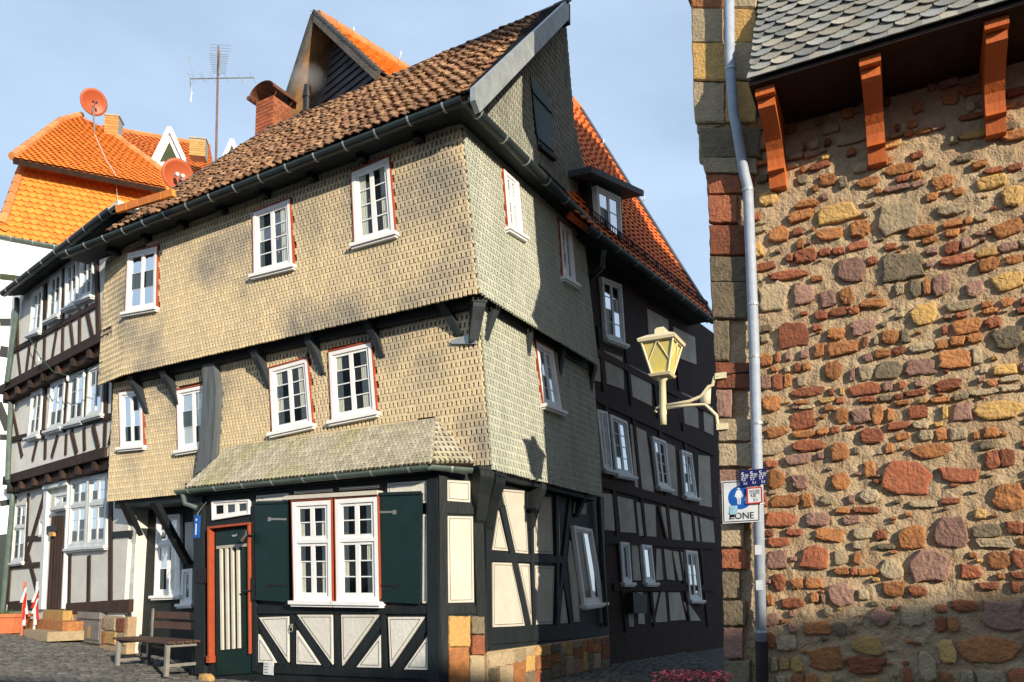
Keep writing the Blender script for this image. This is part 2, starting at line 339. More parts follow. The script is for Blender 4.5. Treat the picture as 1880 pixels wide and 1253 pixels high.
def bracket(parent, W, top, foot, w, proj, m, name='bracket'):
    (a0, b0), (a1, b1) = W.ab(*top), W.ab(*foot); mb = MB(); L = b0 - b1; pr = []
    for t, cc in ((0, proj), (.12, proj), (.2, proj * .92), (.45, proj * .62), (.75, proj * .38), (.93, proj * .25), (1, .03)): pr.append((t, cc))
    ring = [(0, -.02)] + pr + [(1, -.02)]
    vs = []
    for sgn in (-1, 1):
        for t, cc in ring: vs.append(W.p(a0 + (a1 - a0) * t + sgn * w / 2 * (1 - .25 * t), b0 - L * t, cc))
    n = len(ring); mb.add(vs, [tuple(range(n)), tuple(range(n, 2 * n))] + [(i, (i + 1) % n, n + (i + 1) % n, n + i) for i in range(n)])
    mb.wbox(W, a0 - w * .6, a0 + w * .6, b0 + .002, b0 + .05, -.02, proj + .01)
    return mb.obj(name, m, parent)
def panels(parent, W, polys, m, c0=0.0, c1=.012, line=None):
    for P in polys:
        ab = [W.ab(*q) for q in P]; mb = MB(); mb.wpoly(W, ab, c0, c1); o = mb.obj('panel', m, parent)
        if line:
            cx = sum(q[0] for q in ab) / len(ab); cy = sum(q[1] for q in ab) / len(ab); l = MB()
            ins = []
            n = len(ab)
            for i in range(n):
                p0, p1, p2 = V(ab[i - 1]), V(ab[i]), V(ab[(i + 1) % n]); d1 = (p0 - p1).normalized(); d2 = (p2 - p1).normalized()
                bis = (d1 + d2); bis = bis.normalized() if bis.length > 1e-3 else V((cx, cy)) - p1
                sn = max(.25, abs(d1.cross(d2)) if hasattr(d1, 'cross') else .5); h = math.sin(math.acos(max(-1, min(1, d1.dot(d2)))) / 2)
                ins.append((p1 + bis * .028 / max(.2, h)))
            for i in range(n):
                l.beam(W, ins[i], ins[(i + 1) % n], .006, c1 - .002, c1 + .0015)
            l.obj('painted_line', line, o)
def gutter(parent, p, q, outn, r=.065, m=GUT, nclip=6, name='gutter'):
    g = MB().trough(p, q, r, outn).obj(name, m, parent)
    p, q = V(p), V(q); d = (q - p).normalized()
    for k in range(nclip):
        e = p.lerp(q, (k + .5) / nclip); MB().trough(e - d * .012, e + d * .012, r * 1.06, outn).obj('gutter_clip', ZINC_L, g)
    return g
def gz(x, y): return .09 * min(max(0.0, -x - 4.5), 7.0)
def text(body, size, W, a, b, c, m, parent, name='lettering'):
    cu = bpy.data.curves.new(name, 'FONT'); cu.body = body; cu.size = size; cu.align_x = 'CENTER'; cu.align_y = 'CENTER'; cu.extrude = .0008; cu.offset = size * .012
    t = bpy.data.objects.new(name, cu); sc.collection.objects.link(t)
    me = bpy.data.meshes.new_from_object(t.evaluated_get(bpy.context.evaluated_depsgraph_get())); bpy.data.objects.remove(t)
    me.materials.clear(); me.materials.append(m)
    o = bpy.data.objects.new(name, me); sc.collection.objects.link(o); o.matrix_basis = W.M(a, b, c); WL[o] = W.p(a, b, c); setp(o, parent); return o
# ================================================================= SETTING
xs = [-300, -150, -80, -40, -25] + [x * 1.0 for x in range(-18, 19)] + [25, 40, 80, 150, 300]
ys = [-300, -100, -40] + [y * 1.0 for y in range(-20, 40)] + [60, 120, 300]
mb = MB(); mb.v = [(x, y, gz(x, y) - .03) for y in ys for x in xs]; nx = len(xs)
mb.f = [[j * nx + i, j * nx + i + 1, (j + 1) * nx + i + 1, (j + 1) * nx + i] for j in range(len(ys) - 1) for i in range(nx - 1)]; mb.r = [.5] * len(mb.f); mb.m = [0] * len(mb.f)
street = props(mb.obj('street', GROUND), kind='structure')
mb = MB(); y = 8.0; k = 0
while y < 15.5:
    x = -11.5 + (k % 2) * .07
    while x < 3.2:
        w, d = random.uniform(.11, .15), .095; jx, jy = random.uniform(-.008, .008), random.uniform(-.008, .008); h = gz(x, y) + random.uniform(-.006, .006)
        yy = y + .05 * math.sin(x * 1.3)
        a = [(x + jx, yy + jy), (x + jx + w, yy + jy), (x + jx + w, yy + jy + d), (x + jx, yy + jy + d)]; i = .018
        t = [(x + jx + i, yy + jy + i), (x + jx + w - i, yy + jy + i), (x + jx + w - i, yy + jy + d - i), (x + jx + i, yy + jy + d - i)]
        mb.add([(p[0], p[1], h - .04) for p in a] + [(p[0], p[1], h - .014) for p in a] + [(p[0], p[1], h) for p in t],
               [(0, 1, 5, 4), (1, 2, 6, 5), (2, 3, 7, 6), (3, 0, 4, 7), (4, 5, 9, 8), (5, 6, 10, 9), (6, 7, 11, 10), (7, 4, 8, 11), (8, 9, 10, 11)])
        x += w + .014
    y += .109; k += 1
cob = mb.obj('cobblestones', COB, street, kind='stuff')
def stone(W, cx, cy, w, h, dep, m, parent, name='stone', n=10, sq=3.2, jit=.09, rot=0.0, into=None):
    mb = MB(); R = []; ang = sorted(2 * math.pi * (j + random.uniform(.15, .85)) / n for j in range(n))
    bx_, by_ = random.uniform(-.25, .25), random.uniform(-.2, .2)
    for t in ang:
        c_, s_ = math.cos(t), math.sin(t)
        r = (abs(c_) ** sq + abs(s_) ** sq) ** (-1 / sq) * random.uniform(1 - jit * 2.4, 1 + jit * .5)
        x, y = c_ * r, s_ * r; R.append(((x * (1 + bx_ * y * jit * 6)) * w / 2, (y * (1 + by_ * x * jit * 6)) * h / 2))
    ca, sa = math.cos(rot), math.sin(rot); R = [(x * ca - y * sa, x * sa + y * ca) for x, y in R]
    tx, ty = random.gauss(0, .05), random.gauss(0, .05); i_ = min(.016, min(w, h) * .14)
    def inset(x, y, k): l = math.hypot(x, y) + 1e-6; f = max(.2, 1 - k * i_ / l); return x * f, y * f
    def lev(k, d, rj):
        o = []
        for x, y in R: x, y = inset(x, y, k); o.append(W.p(cx + x, cy + y, d + tx * x + ty * y + random.uniform(-rj, rj)))
        return o
    vs = [W.p(cx + x, cy + y, -.03) for x, y in R] + lev(.15, dep * .45, dep * .1) + lev(1.0, dep * .85, dep * .12)
    vs += [W.p(cx + x * (q := random.uniform(.4, .6)), cy + y * q, dep * random.uniform(.75, 1.15) + (tx * x + ty * y) * q) for x, y in R] + [W.p(cx, cy, dep * random.uniform(.8, 1.1))]
    fs = []
    for k in range(3): fs += [(k * n + j, k * n + (j + 1) % n, (k + 1) * n + (j + 1) % n, (k + 1) * n + j) for j in range(n)]
    fs += [(3 * n + j, 3 * n + (j + 1) % n, 4 * n) for j in range(n)]
    if into: into[0].add(vs, fs, into[1]); return
    mb.add(vs, fs); return mb.obj(name, m, parent)
def block(W, P, m, parent, name, c0, c1, g=.005):
    out = []; P = [(P[0][0] + g, P[0][1] - g), (P[1][0] - g, P[1][1] - g), (P[2][0] - g, P[2][1] + g), (P[3][0] + g, P[3][1] + g)]
    for i in range(4):
        p, q = V(P[i]), V(P[(i + 1) % 4])
        for t in (0, .18, .4, .62, .84): w = p.lerp(q, t); out.append((w.x + random.uniform(-.006, .006), w.y + random.uniform(-.006, .006)))
    n = len(out); cx = sum(p[0] for p in out) / n; cy = sum(p[1] for p in out) / n; c = random.uniform(c0, c1); vs = [W.p(a, b, -.03) for a, b in out] + [W.p(a, b, c - .012) for a, b in out]
    vs += [W.p(cx + (a - cx) * .94, cy + (b - cy) * .93, c + random.uniform(-.003, .003)) for a, b in out] + [W.p(cx, cy, c + random.uniform(-.004, .008))]
    fs = [(r * n + i, r * n + (i + 1) % n, (r + 1) * n + (i + 1) % n, (r + 1) * n + i) for r in range(2) for i in range(n)] + [(2 * n + i, 2 * n + (i + 1) % n, 3 * n) for i in range(n)]
    return MB().add(vs, fs).obj(name, m, parent)
# ================================================================= MAIN HOUSE
dF = V((-.863, .505, 0)).normalized(); uF = -dF; dS = V((.505, .863, 0)).normalized()
nF = uF.cross(UP); nS = dS.cross(UP)
C2b = atY(877, 525, 8.5); F2 = Wall(C2b, uF); F1 = F2.off(-.28); F0 = F2.off(.12)
C2t = F2.hit(845, 220); S2 = Wall(C2b, dS, C2t - C2b); SG = Wall(C2t, dS)
C1b = F1.hit(900, 850); C1t = F1.hit(878, 560); S1 = Wall(C1b, dS, C1t - C1b); S0 = Wall(C1b - nS * .2, dS)
ZJ2, ZJ1, ZE = C2b.z, C1b.z, C2t.z
def fz(W, z): return (z - W.o.z) / W.v.z     # b coordinate on wall for height z
H = thing('timber_house', 'crooked corner house clad in ochre shingles above dark green timber framing', 'house', (F0.hit(805, 1000).x, F0.hit(805, 1000).y, 0))
B2 = F2.hit(231, 640); B2.z = ZJ2; uL = V((.757, -.654, 0)).normalized()
F2b = Wall(B2, uL); L2 = F2b.hit(187, 640); L2.z = ZJ2
def ringbody(name, bot, top, m, parent):
    n = len(bot); return MB().add(bot + top, [tuple(range(n)), tuple(range(n, 2 * n))] + [(i, (i + 1) % n, n + (i + 1) % n, n + i) for i in range(n)]).obj(name, m, parent)
dep = 3.35
lift = lambda p, z: V((p.x, p.y, z))
bot = [C2b, C2b + dS * dep, L2 + dS * dep, L2, B2]; top = [lift(C2t, ZE + .12) + dF * .0, lift(C2t + dS * (dep + .1), ZE + .12), lift(L2 + dS * dep, ZE + .12), lift(L2, ZE + .12), lift(B2, ZE + .12)]
ringbody('upper_storey', bot, top, TIM_B, H)
Lm = F1.hit(206, 800)
bot = [lift(C1b, ZJ1), lift(C1b + dS * 3.15, ZJ1), lift(Lm + dS * 3, ZJ1), lift(Lm, ZJ1)]; top = [lift(C1t, ZJ2), lift(C1t + dS * 3.3, ZJ2), lift(Lm + dS * 3, ZJ2), lift(Lm, ZJ2)]
ringbody('middle_storey', bot, top, TIM_B, H)
A0 = lift(F0.hit(358, 1100), -.2); A1 = lift(F0.hit(806, 1000), -.2); Bc = lift(S0.hit(888, 1000), -.2)
CH = Wall(lift(A1, 0), (Bc - A1).normalized())
fp = [A1, Bc, lift(S0.p(3.75, 0), -.2), lift(F1.p(*F1.ab(206, 800), -3), -.2), lift(F1.hit(206, 800) - nF * .5, -.2), lift(F1.hit(356, 800) - nF * .5, -.2), A0]
ringbody('ground_storey', fp, [lift(p, 2.64) for p in fp], TIM_G, H)
# ---- roof
E0 = F2.off(.3).hit(852, 174); APX = SG.off(.22).hit(1047, 4)
vr = APX - E0; vr = vr - uF * vr.dot(uF); RF = Wall(E0, uF, vr)
ridge_b = RF.abp(APX)[1]; aR = RF.abp(APX)[0]
def rp(x, y): return RF.ab(x, y)
hipT = (rp(508, 232)[0], ridge_b); hipB = (rp(228, 410)[0], 0.02)
roofpoly = [(rp(868, 160)[0], 0.0), (rp(1011, 14)[0], ridge_b), hipT, hipB]
mb = MB(); mb.wpoly(RF, [(rp(880, 165)[0] - .12, 0), (aR - .1, ridge_b), hipT, hipB], -.12, -.02); roof = mb.obj('roof', TIM_B, H)
TU = unit_tile(.155, .145, .02, .016, 4)
emit('roof_tile', rows(RF, roofpoly, .155, .145, 0, stag=True, jit=.14, tilt=.07, zj=.02), TU, [TILE_B], roof, stuff_name='roof_tiles')
VU = unit_tile(.2, .075, .0, .008, 1)
emit('verge_slate', rows(RF, [(rp(868, 160)[0], 0.0), (rp(880, 165)[0] - .1, 0), (aR - .08, ridge_b), (rp(1011, 14)[0] - .05, ridge_b)], .17, .075, 0, jit=.05), VU, [SLATE_D], roof)
SGo = SG.off(.2); V0, V1 = RF.p(rp(880, 165)[0] - .12, -.08), RF.p(aR - .1, ridge_b + .02); x1, y1 = SGo.abp(V1)
MB().prism([V0 + UP * .06, V0 - UP * .1, V0 - UP * .2 + dS * .1, V1 - UP * .28, V1 + UP * .06], nS * .07).obj('verge_board', ZINC_L, H)
mb = MB(); mb.wpoly(SGo, [(x1 - .1, y1 - .28), (x1 + .1, y1 - .3), (x1 + .1, y1 + .04), (x1 - .05, y1 + .04)], -.25, -.035); mb.obj('ridge_end', IRON, H)
# ridge flashing, hip flashing
mb = MB(); mb.beam(RF, (aR, ridge_b), hipT, .16, .0, .05); mb.beam(RF, hipT, (hipB[0], .1), .12, .0, .06); mb.obj('ridge_flashing', SLATE_D, roof)
# rear wall & gable
gpoly = [SG.ab(862, 190), SG.ab(1036, 36), SG.ab(1052, 230), SG.ab(1094, 408)]
mb = MB(); mb.wpoly(SG, gpoly, -.25, -.004); mb.obj('gable_wall', TIM_B, H)
gd = SG.abp(APX)[0]
bw = [SG.p(gd - .25, .1, -.3), SG.p(gd - .25, .1, -6.0), SG.p(gd - .25, 3.2, -5.4), RF.p(aR - .4, ridge_b - .15)]
MB().prism(bw, dS * .1).obj('rear_wall', TIM_B, H)
# ---- gutters
GC = F2.off(.37).hit(851, 182); GL = GC + dF * 8.15
g_end = GC + dS * 4.05 + UP * 0
gutter(H, GC, GL, nF, .075, GUT, 16)
gutter(H, GC, g_end, nS, .075, GUT, 7)
mb = MB(); mb.prism([GC + nF * -.05 - UP * .03, GL + nF * -.05 - UP * .03, GL - nF * .45 - UP * .0, GC - nF * .45], UP * .04)
mb.prism([GC - nS * .06 - UP * .035, g_end - nS * .06 - UP * .035, g_end - nS * .6, GC - nS * .6], UP * .035); mb.obj('soffit', TIM_G, H)
for k in range(8):
    q = GC + dF * (.9 * k + .8) - nF * .2 - UP * .1; MB().prism([q, q + dF * .1, q + dF * .1 - nF * .2, q - nF * .2], UP * .1).obj('rafter_end', TIM_G, H)
# ---- windows (and holes in the cladding)
hF2, hF1, hS2, hS1 = [], [], [], []
for q, kw in (([(238, 467), (292, 454), (290, 566), (234, 576)], dict(nrows=3, plain=True, curtain=.9)), ([(468, 393), (535, 368), (541, 489), (470, 507)], {}), ([(649, 320), (717, 291), (728, 430), (655, 451)], {})):
    hF2.append(window(H, F2, q, casing=RED_P, **kw)[1])
for q, kw in (([(222, 722), (264, 717), (267, 819), (225, 823)], dict(nrows=3, plain=True)), ([(328, 719), (386, 707), (388, 820), (331, 829)], dict(nrows=3, plain=True, curtain=.8)),
              ([(498, 679), (567, 660), (577, 780), (504, 796)], {}), ([(607, 649), (684, 631), (694, 758), (613, 774)], {})):
    hF1.append(window(H, F1, q, casing=RED_P, **kw)[1])
for q in ([(920, 311), (948, 335), (957, 437), (929, 420)], [(1023, 407), (1046, 424), (1054, 525), (1030, 511)]): hS2.append(window(H, S2, q, casing=RED_P, fw=.06)[1])
for q in ([(980, 629), (1011, 646), (1028, 757), (994, 744)],): hS1.append(window(H, S1, q, casing=RED_P, fw=.06)[1])
# star ornaments hanging inside the two upper windows
for x, y in ((510, 437), (512, 462), (520, 428), (522, 452), (680, 367), (681, 398), (704, 360), (706, 390)):
    a, b = F2.ab(x, y, .016); mb = MB(); mb.wpoly(F2, [(a + math.cos(t * math.pi / 8) * (.035 if t % 2 else .014), b + math.sin(t * math.pi / 8) * (.035 if t % 2 else .014)) for t in range(16)], .0135, .0155)
    mb.obj('straw_star', BRICK_Y, H)
# ---- shingles
SW, SHh = .066, .095
SU = unit_shingle(SW, SHh)
def zrow(W, xy): return W.ab(*xy)
sh = []
a_b2 = F2.abp(B2)[0]
sh += rows(F2, [(a_b2, -.1), (.012, -.1), (F2.abp(C2t)[0], fz(F2, ZE) + .08), (a_b2, fz(F2, ZE) + .08)], SW, SHh, 0, hF2)
sh += rows(F2b, [(F2b.abp(L2)[0], -.1), (0, -.1), (0, fz(F2b, ZE) + .08), (F2b.abp(L2)[0], fz(F2b, ZE) + .08)], SW, SHh, 0)
t1 = fz(F1, ZJ2 - .03); aL = F1.abp(Lm)[0]; aP = F1.ab(392, 760)[0]; zb = fz(F1, ZJ1) - .03
mrT = F1.ab(800, 770); mrL = F1.ab(398, 856)
sh += rows(F1, [(aL, zb), (F1.ab(352, 900)[0], zb), (aP, F1.ab(390, 868)[1]), (aP, t1), (aL, t1)], SW, SHh, 0, hF1)
sh += rows(F1, [(aP, mrL[1]), mrT, (F1.ab(874, 850)[0], zb), (F1.abp(C1b)[0], zb), (F1.abp(C1t)[0], t1), (aP, t1)], SW, SHh, 0, hF1)
sh += rows(S2, [(-.01, -.1), (dep, -.1), (dep + .1, fz(S2, ZE) + .1), (0, fz(S2, ZE) + .1)], SW, SHh, 1, hS2)
sh += rows(S1, [(0, -.08), (3.15, -.08), (3.3, fz(S1, ZJ2)), (0, fz(S1, ZJ2))], SW, SHh, 1, hS1)
shq = [SG.ab(969, 143), SG.ab(1006, 187), SG.ab(1012, 295), SG.ab(983, 272)]
sh += rows(SG, gpoly, SW, SHh, 3, [shq])
# little roof over the ground floor
T1 = F1.hit(800, 770); Bm = F0.off(.16).hit(795, 851); vv = T1 - Bm; R1 = Wall(Bm, uF, vv - uF * vv.dot(uF))
mini = [R1.abp(T1), R1.ab(795, 851), R1.ab(336, 902), R1.ab(385, 866)]; mini = [mini[0], (mini[1][0], 0), (mini[2][0], 0), (mini[3][0], mini[0][1])]
mb = MB(); mb.wpoly(R1, mini, -.06, -.005); proof = mb.obj('pent_roof', TIM_B, H)
sh += rows(R1, mini, SW, SHh, 2)
P3 = F1.hit(876, 852) + nF * .06
R1b = Wall(Bm, (P3 - Bm), T1 - Bm); tri = [(0, 0), R1b.abp(P3), R1b.abp(T1)]
MB().wpoly(R1b, tri, -.05, -.005).obj('pent_roof_hip', TIM_B, H); sh += rows(R1b, tri, SW, SHh, 2)
sh = [(m @ Matrix.Translation((0, random.gauss(0, .002), random.uniform(0, .003))) @ Matrix.Rotation(random.gauss(0, .012), 4, 'Z'), k) for m, k in sh]
emit('shingle', sh, SU, [SH_F, SH_S, SH_R, SH_G], H, stuff_name='shingle_cladding')
print('shingles', len(sh))
GM = Bm + nF * .05 - UP * .03; GM2 = lift(P3 + nF * .12 + nS * .05, GM.z)
gutter(H, GM, GM + dF * (R1.abp(Bm)[0] - mini[2][0] + .1), nF, .06, GUT_G, 8); gutter(H, GM, GM2, (nF + nS).normalized(), .06, GUT_G, 1)
mb = MB(); e = GM + dF * 5.1; mb.tube([F0.off(.2).hit(336, 908), F0.off(.2).hit(340, 925), F0.off(.1).hit(362, 933)], .035, 8); mb.obj('gutter_spout', GUT_G, H)
# board under the pent roof gutter
mb = MB(); mb.wpoly(F0, [F0.ab(350, 914), F0.ab(806, 868), (F0.ab(806, 868)[0], fz(F0, 2.68)), (F0.ab(350, 914)[0], fz(F0, 2.68))], -.02, .1); mb.obj('eaves_board', TIM_G, H)
# ---- jetty: beams, brackets
mb = MB(); mb.prism([lift(C2b - nF * .17 - nS * .1, ZJ2 - .16), lift(B2 - nF * .17, ZJ2 - .16), lift(B2 - nF * .34, ZJ2 - .16), lift(C2b - nF * .34 - nS * .1, ZJ2 - .16)], UP * .155); mb.obj('jetty_beam', TIM_G, H)
mb = MB(); mb.prism([lift(C2b - nS * .12 - nF * .36, ZJ2 - .16), lift(C2b - nS * .12 + dS * 3.3, ZJ2 - .16), lift(C2b - nS * .25 + dS * 3.3, ZJ2 - .16), lift(C2b - nS * .25 - nF * .36, ZJ2 - .16)], UP * .154); mb.obj('jetty_beam', TIM_G, H)
mb = MB(); mb.prism([lift(C1b - nS * .04, ZJ1 - .14), lift(C1b - nS * .04 + dS * 3.1, ZJ1 - .14), lift(C1b - nS * .24 + dS * 3.1, ZJ1 - .14), lift(C1b - nS * .24, ZJ1 - .14)], UP * .135); mb.obj('jetty_beam', TIM_G, H)
mb = MB(); q0 = F1.hit(206, 915); q1 = F1.hit(352, 900); mb.prism([lift(q0 - nF * .05, ZJ1 - .14), lift(q1 - nF * .05, ZJ1 - .14), lift(q1 - nF * .5, ZJ1 - .14), lift(q0 - nF * .5, ZJ1 - .14)], UP * .135); mb.obj('jetty_beam', TIM_G, H)
for tp, ft in (((486, 656), (497, 716)), ((583, 628), (596, 692)), ((690, 596), (704, 660)), ((260, 702), (273, 762)), ((319, 692), (331, 750))): bracket(H, F1, tp, ft, .11, .2, TIM_K)
bracket(H, F1, (823, 560), (846, 620), .13, .2, TIM_K)
WD = Wall(C1t, (uF + dS).normalized()); bracket(H, WD, (874, 566), (869, 630), .15, .2, TIM_K, 'corner_bracket')
bracket(H, S1, (898, 562), (889, 628), .12, .14, TIM_K)
for tp, ft in (((963, 600), (968, 655)), ((1022, 640), (1026, 690)), ((1080, 672), (1083, 720))): bracket(H, S1, tp, ft, .11, .13, TIM_K)
mb = MB(); mb.wpx(F1, [(833, 628), (868, 616), (879, 628), (879, 634), (834, 634)], .03, .06); mb.obj('bracket_flashing', ZINC_L, H)
mb = MB(); mb.wpx(F1, [(386, 676), (407, 671), (412, 720), (408, 800), (404, 858), (374, 873), (383, 800), (388, 720)], -.02, .15); mb.obj('post', TIM_GREY, H, label='weathered grey leaning post')
# ground-floor brackets
WD0 = Wall(Bc, (uF * .6 + dS).normalized())
bracket(H, S0, (893, 878), (893, 975), .22, .2, TIM_G, 'corner_bracket'); bracket(H, CH, (872, 868), (880, 962), .2, .24, TIM_G, 'corner_bracket'); bracket(H, S0, (975, 890), (972, 972), .15, .2, TIM_G); bracket(H, S0, (1060, 905), (1056, 950), .12, .18, TIM_G)
# ---- ground floor, left face
def beams(parent, W, L, m, c0=-.02, c1=.022, name='beam'):
    for p, q, w in L: MB().beampx(W, p, q, w, c0, c1 + random.uniform(0, .006)).obj(name, m, parent)
beams(H, F0, [((368, 912), (372, 1238), .2), ((470, 930), (471, 1232), .075), ((797, 880), (800, 1262), .15)], TIM_G, -.02, .045, 'post')
beams(H, F0, [((476, 1120), (789, 1119), .1), ((470, 1228), (792, 1240), .09)], TIM_G, -.02, .03, 'rail')
beams(H, F0, [((538, 1124), (540, 1226), .06), ((620, 1124), (622, 1228), .07), ((705, 1124), (708, 1232), .06)], TIM_G, -.02, .022, 'stud')
beams(H, F0, [((477, 1140), (521, 1222), .095), ((548, 1138), (604, 1226), .1), ((700, 1140), (640, 1230), .1), ((786, 1142), (728, 1233), .1)], TIM_G, -.02, .016, 'brace')
panels(H, F0, [[(478, 1134), (532, 1132), (532, 1216)], [(477, 1165), (477, 1216), (510, 1217)], [(548, 1129), (612, 1129), (613, 1220)], [(547, 1158), (547, 1219), (590, 1221)], [(629, 1129), (698, 1129), (631, 1222)], [(701, 1166), (701, 1226), (657, 1225)],
               [(715, 1133), (782, 1133), (719, 1224)], [(788, 1167), (788, 1230), (744, 1229)], [(714, 888), (786, 883), (786, 924), (714, 926)], [(473, 911), (531, 906), (531, 922), (473, 925)], [(779, 945), (788, 945), (787, 1108), (778, 1108)], [(543, 903), (612, 898), (612, 903), (543, 908)], [(626, 896), (698, 891), (698, 896), (626, 901)]], PLAST_G, 0, .026, BLACK)
for q in ([(540, 923), (611, 919), (613, 1104), (544, 1103)], [(619, 918), (696, 913), (700, 1105), (622, 1104)]): window(H, F0, q, cols=2, nrows=5, c=.05, casing=RED_P, transom=.39, curtain=.45, fw=.055)
mb = MB(); mb.beampx(F0, (533, 916), (703, 906), .05, .0, .11); mb.obj('awning_box', PLAST, H)
for q, hx, sg in (([(474, 925), (533, 923), (535, 1103), (477, 1099)], 533, -1), ([(700, 909), (780, 906), (778, 1106), (703, 1102)], 700, 1)):
    mb = MB(); mb.wpx(F0, q, .035, .065); s = mb.obj('shutter', GREEN_P, H)
    mb = MB(); a = [F0.ab(*p) for p in q]; mb.beam(F0, a[0], a[1], .035, .06, .085); mb.beam(F0, a[3], a[2], .035, .06, .085); mb.obj('batten', GREEN_P, s)
    for fy in (.17, .86):
        y = q[0][1] + (q[3][1] - q[0][1]) * fy; mb = MB(); mb.beampx(F0, (hx, y), (hx + sg * 28, y - .5), .025, .065, .075); a, b = F0.ab(hx + sg * 31, y); mb.beam(F0, (a - .02, b), (a + .025, b), .05, .066, .078); mb.obj('strap_hinge', IRON if fy > .5 else STEEL, s)
# door
mb = MB(); mb.beampx(F0, (392, 972), (393, 1216), .032, .0, .09); mb.beampx(F0, (390, 970), (466, 962), .03, .0, .085); mb.beampx(F0, (464, 965), (466, 1200), .02, .0, .08)
a, b = F0.ab(393, 1212); mb.wbox(F0, a - .035, a + .035, b - .03, b + .06, .0, .1); mb.obj('door_frame', RED_P, H)
mb = MB(); mb.wpx(F0, [(399, 978), (462, 971), (464, 1236), (401, 1240)], .0, .03); door = mb.obj('door', GREEN_P, H)
for k in range(5):
    x = 411 + k * 10.3; mb = MB(); mb.beampx(F0, (x, 1008 - k * .6), (x + 2.5, 1193 - k), .038, .03, .058); mb.obj('slat', PLAST if k < 4 else GREEN_P, door)
mb = MB(); mb.beampx(F0, (403, 1006), (462, 1001), .04, .03, .055); mb.obj('ledge', PLAST_D, door)
mb = MB(); mb.beampx(F0, (468, 1062), (468, 1104), .05, .045, .06); a, b = F0.ab(467, 1085); mb.tube([F0.p(a, b, .06), F0.p(a, b, .11), F0.p(a - .1, b, .11)], .012, 6); mb.obj('door_handle', IRON, door)
a, b = F0.ab(434, 984)
for k in range(5): MB().wbox(F0, a - .05 + k * .02, a - .037 + k * .02, b - .012 + (k == 4) * .008, b + .012 + (k == 4) * .012, .03, .0315).obj('lettering', PLAST_D, door)
window(H, F0, [(392, 921), (461, 917), (461, 945), (393, 956)], cols=3, nrows=1, c=.0, curtain=0, fw=.022, sill=False)
a, b = F0.ab(376, 1058); mb = MB(); mb.wbox(F0, a - .1, a + .1, b - .1, b + .1, .04, .062); mb.tube([F0.p(a, b, .06), F0.p(a, b, .07)], .01, 6); mb.obj('iron_plate', IRON, H)
a, b = F0.ab(539, 1153); mb = MB(); mb.tube([F0.p(a + .03 * math.cos(t), b - .02 + .03 * math.sin(t), .045) for t in [k * math.pi / 6 for k in range(13)]], .006, 5); mb.wbox(F0, a - .012, a + .012, b, b + .05, .02, .05); mb.obj('tether_ring', STEEL, H)
a, b = F0.ab(497, 1227); sg = MB().wbox(F0, a - .09, a + .09, b - .08, b + .08, .03, .038).obj('notice_plate', SIGNW, H)
for k in range(4): MB().wbox(F0, a - .075, a - .01, b + .05 - k * .035, b + .058 - k * .035, .038, .0395).obj('print', BLACK, sg)
# chamfered corner
panels(H, CH, [[(819, 882), (862, 884), (862, 923), (820, 920)], [(820, 948), (867, 949), (869, 1106), (822, 1107)]], PLAST, 0, .014, BLACK)
beams(H, CH, [((811, 870), (813, 1260), .11), ((876, 960), (884, 1200), .14)], TIM_G, -.02, .03, 'post'); beams(H, CH, [((818, 935), (870, 937), .1), ((820, 1120), (884, 1120), .09)], TIM_G, -.02, .02, 'rail')
for x0, x1, y0, y1, k in ((821, 862, 1131, 1188, 2), (862, 887, 1131, 1165, 5), (862, 887, 1165, 1203, 0), (821, 860, 1188, 1272, 1), (860, 887, 1203, 1272, 3)):
    block(CH, [CH.ab(x0, y0), CH.ab(x1, y0), CH.ab(x1, y1), CH.ab(x0, y1)], ST[k], H, 'plinth_stone', .03, .05)
# side, ground floor
panels(H, S0, [[(919, 898), (962, 902), (968, 1017), (945, 1015)], [(914, 938), (931, 1012), (903, 1010)], [(980, 910), (1010, 914), (1014, 1018), (979, 1016)], [(903, 1033), (939, 1034), (962, 1149), (904, 1152)], [(951, 1035), (970, 1036), (975, 1148)], [(979, 1039), (1016, 1040), (1013, 1146), (983, 1147)],
               [(1018, 916), (1024, 919), (1027, 1000), (1024, 1052)], [(1046, 992), (1061, 1068), (1063, 1142), (1053, 1142), (1042, 1028)], [(1033, 1082), (1041, 1144), (1028, 1145)], [(1054, 922), (1075, 924), (1075, 945), (1052, 943)], [(1097, 1000), (1101, 1003), (1108, 1060), (1105, 1060)]], PLAST, 0, .014, BLACK)
beams(H, S0, [((893, 960), (893, 1192), .12), ((972, 905), (978, 1152), .07), ((1020, 905), (1022, 1150), .08)], TIM_G, -.02, .03, 'post')
beams(H, S0, [((898, 1023), (1030, 1028), .1), ((890, 1168), (1116, 1156), .2), ((915, 890), (1100, 905), .1)], TIM_G, -.02, .024, 'rail')
beams(H, S0, [((920, 930), (968, 1152), .12), ((1046, 915), (1020, 1150), .1), ((1030, 1040), (1048, 1150), .07)], TIM_G, -.02, .02, 'brace')
window(H, S0, [(1049, 965), (1083, 972), (1105, 1106), (1069, 1111)], cols=2, nrows=1, c=.02, fw=.05, curtain=.9)
a0, a1 = S0.ab(888, 1194)[0], 3.75; mb = MB(); mb.wbox(S0, a0, a1, -.2 - S0.o.z, S0.ab(888, 1194)[1] - .02, -.02, .05); pl = mb.obj('plinth', MORTAR, H)
z0, z1 = -S0.o.z, S0.ab(888, 1194)[1] - .03; a = a0 + .02
while a < a1 - .1:
    w = random.uniform(.16, .34); z = z0
    while z < z1 - .06:
        h = min(random.uniform(.12, .3), z1 - z); block(S0.off(.05), [(a, z + h), (a + w, z + h), (a + w, z), (a, z)], ST[random.choices(range(6), (6, 16, 14, 24, 4, 30))[0]], pl, 'stone', .012, .03); z += h
    a += w
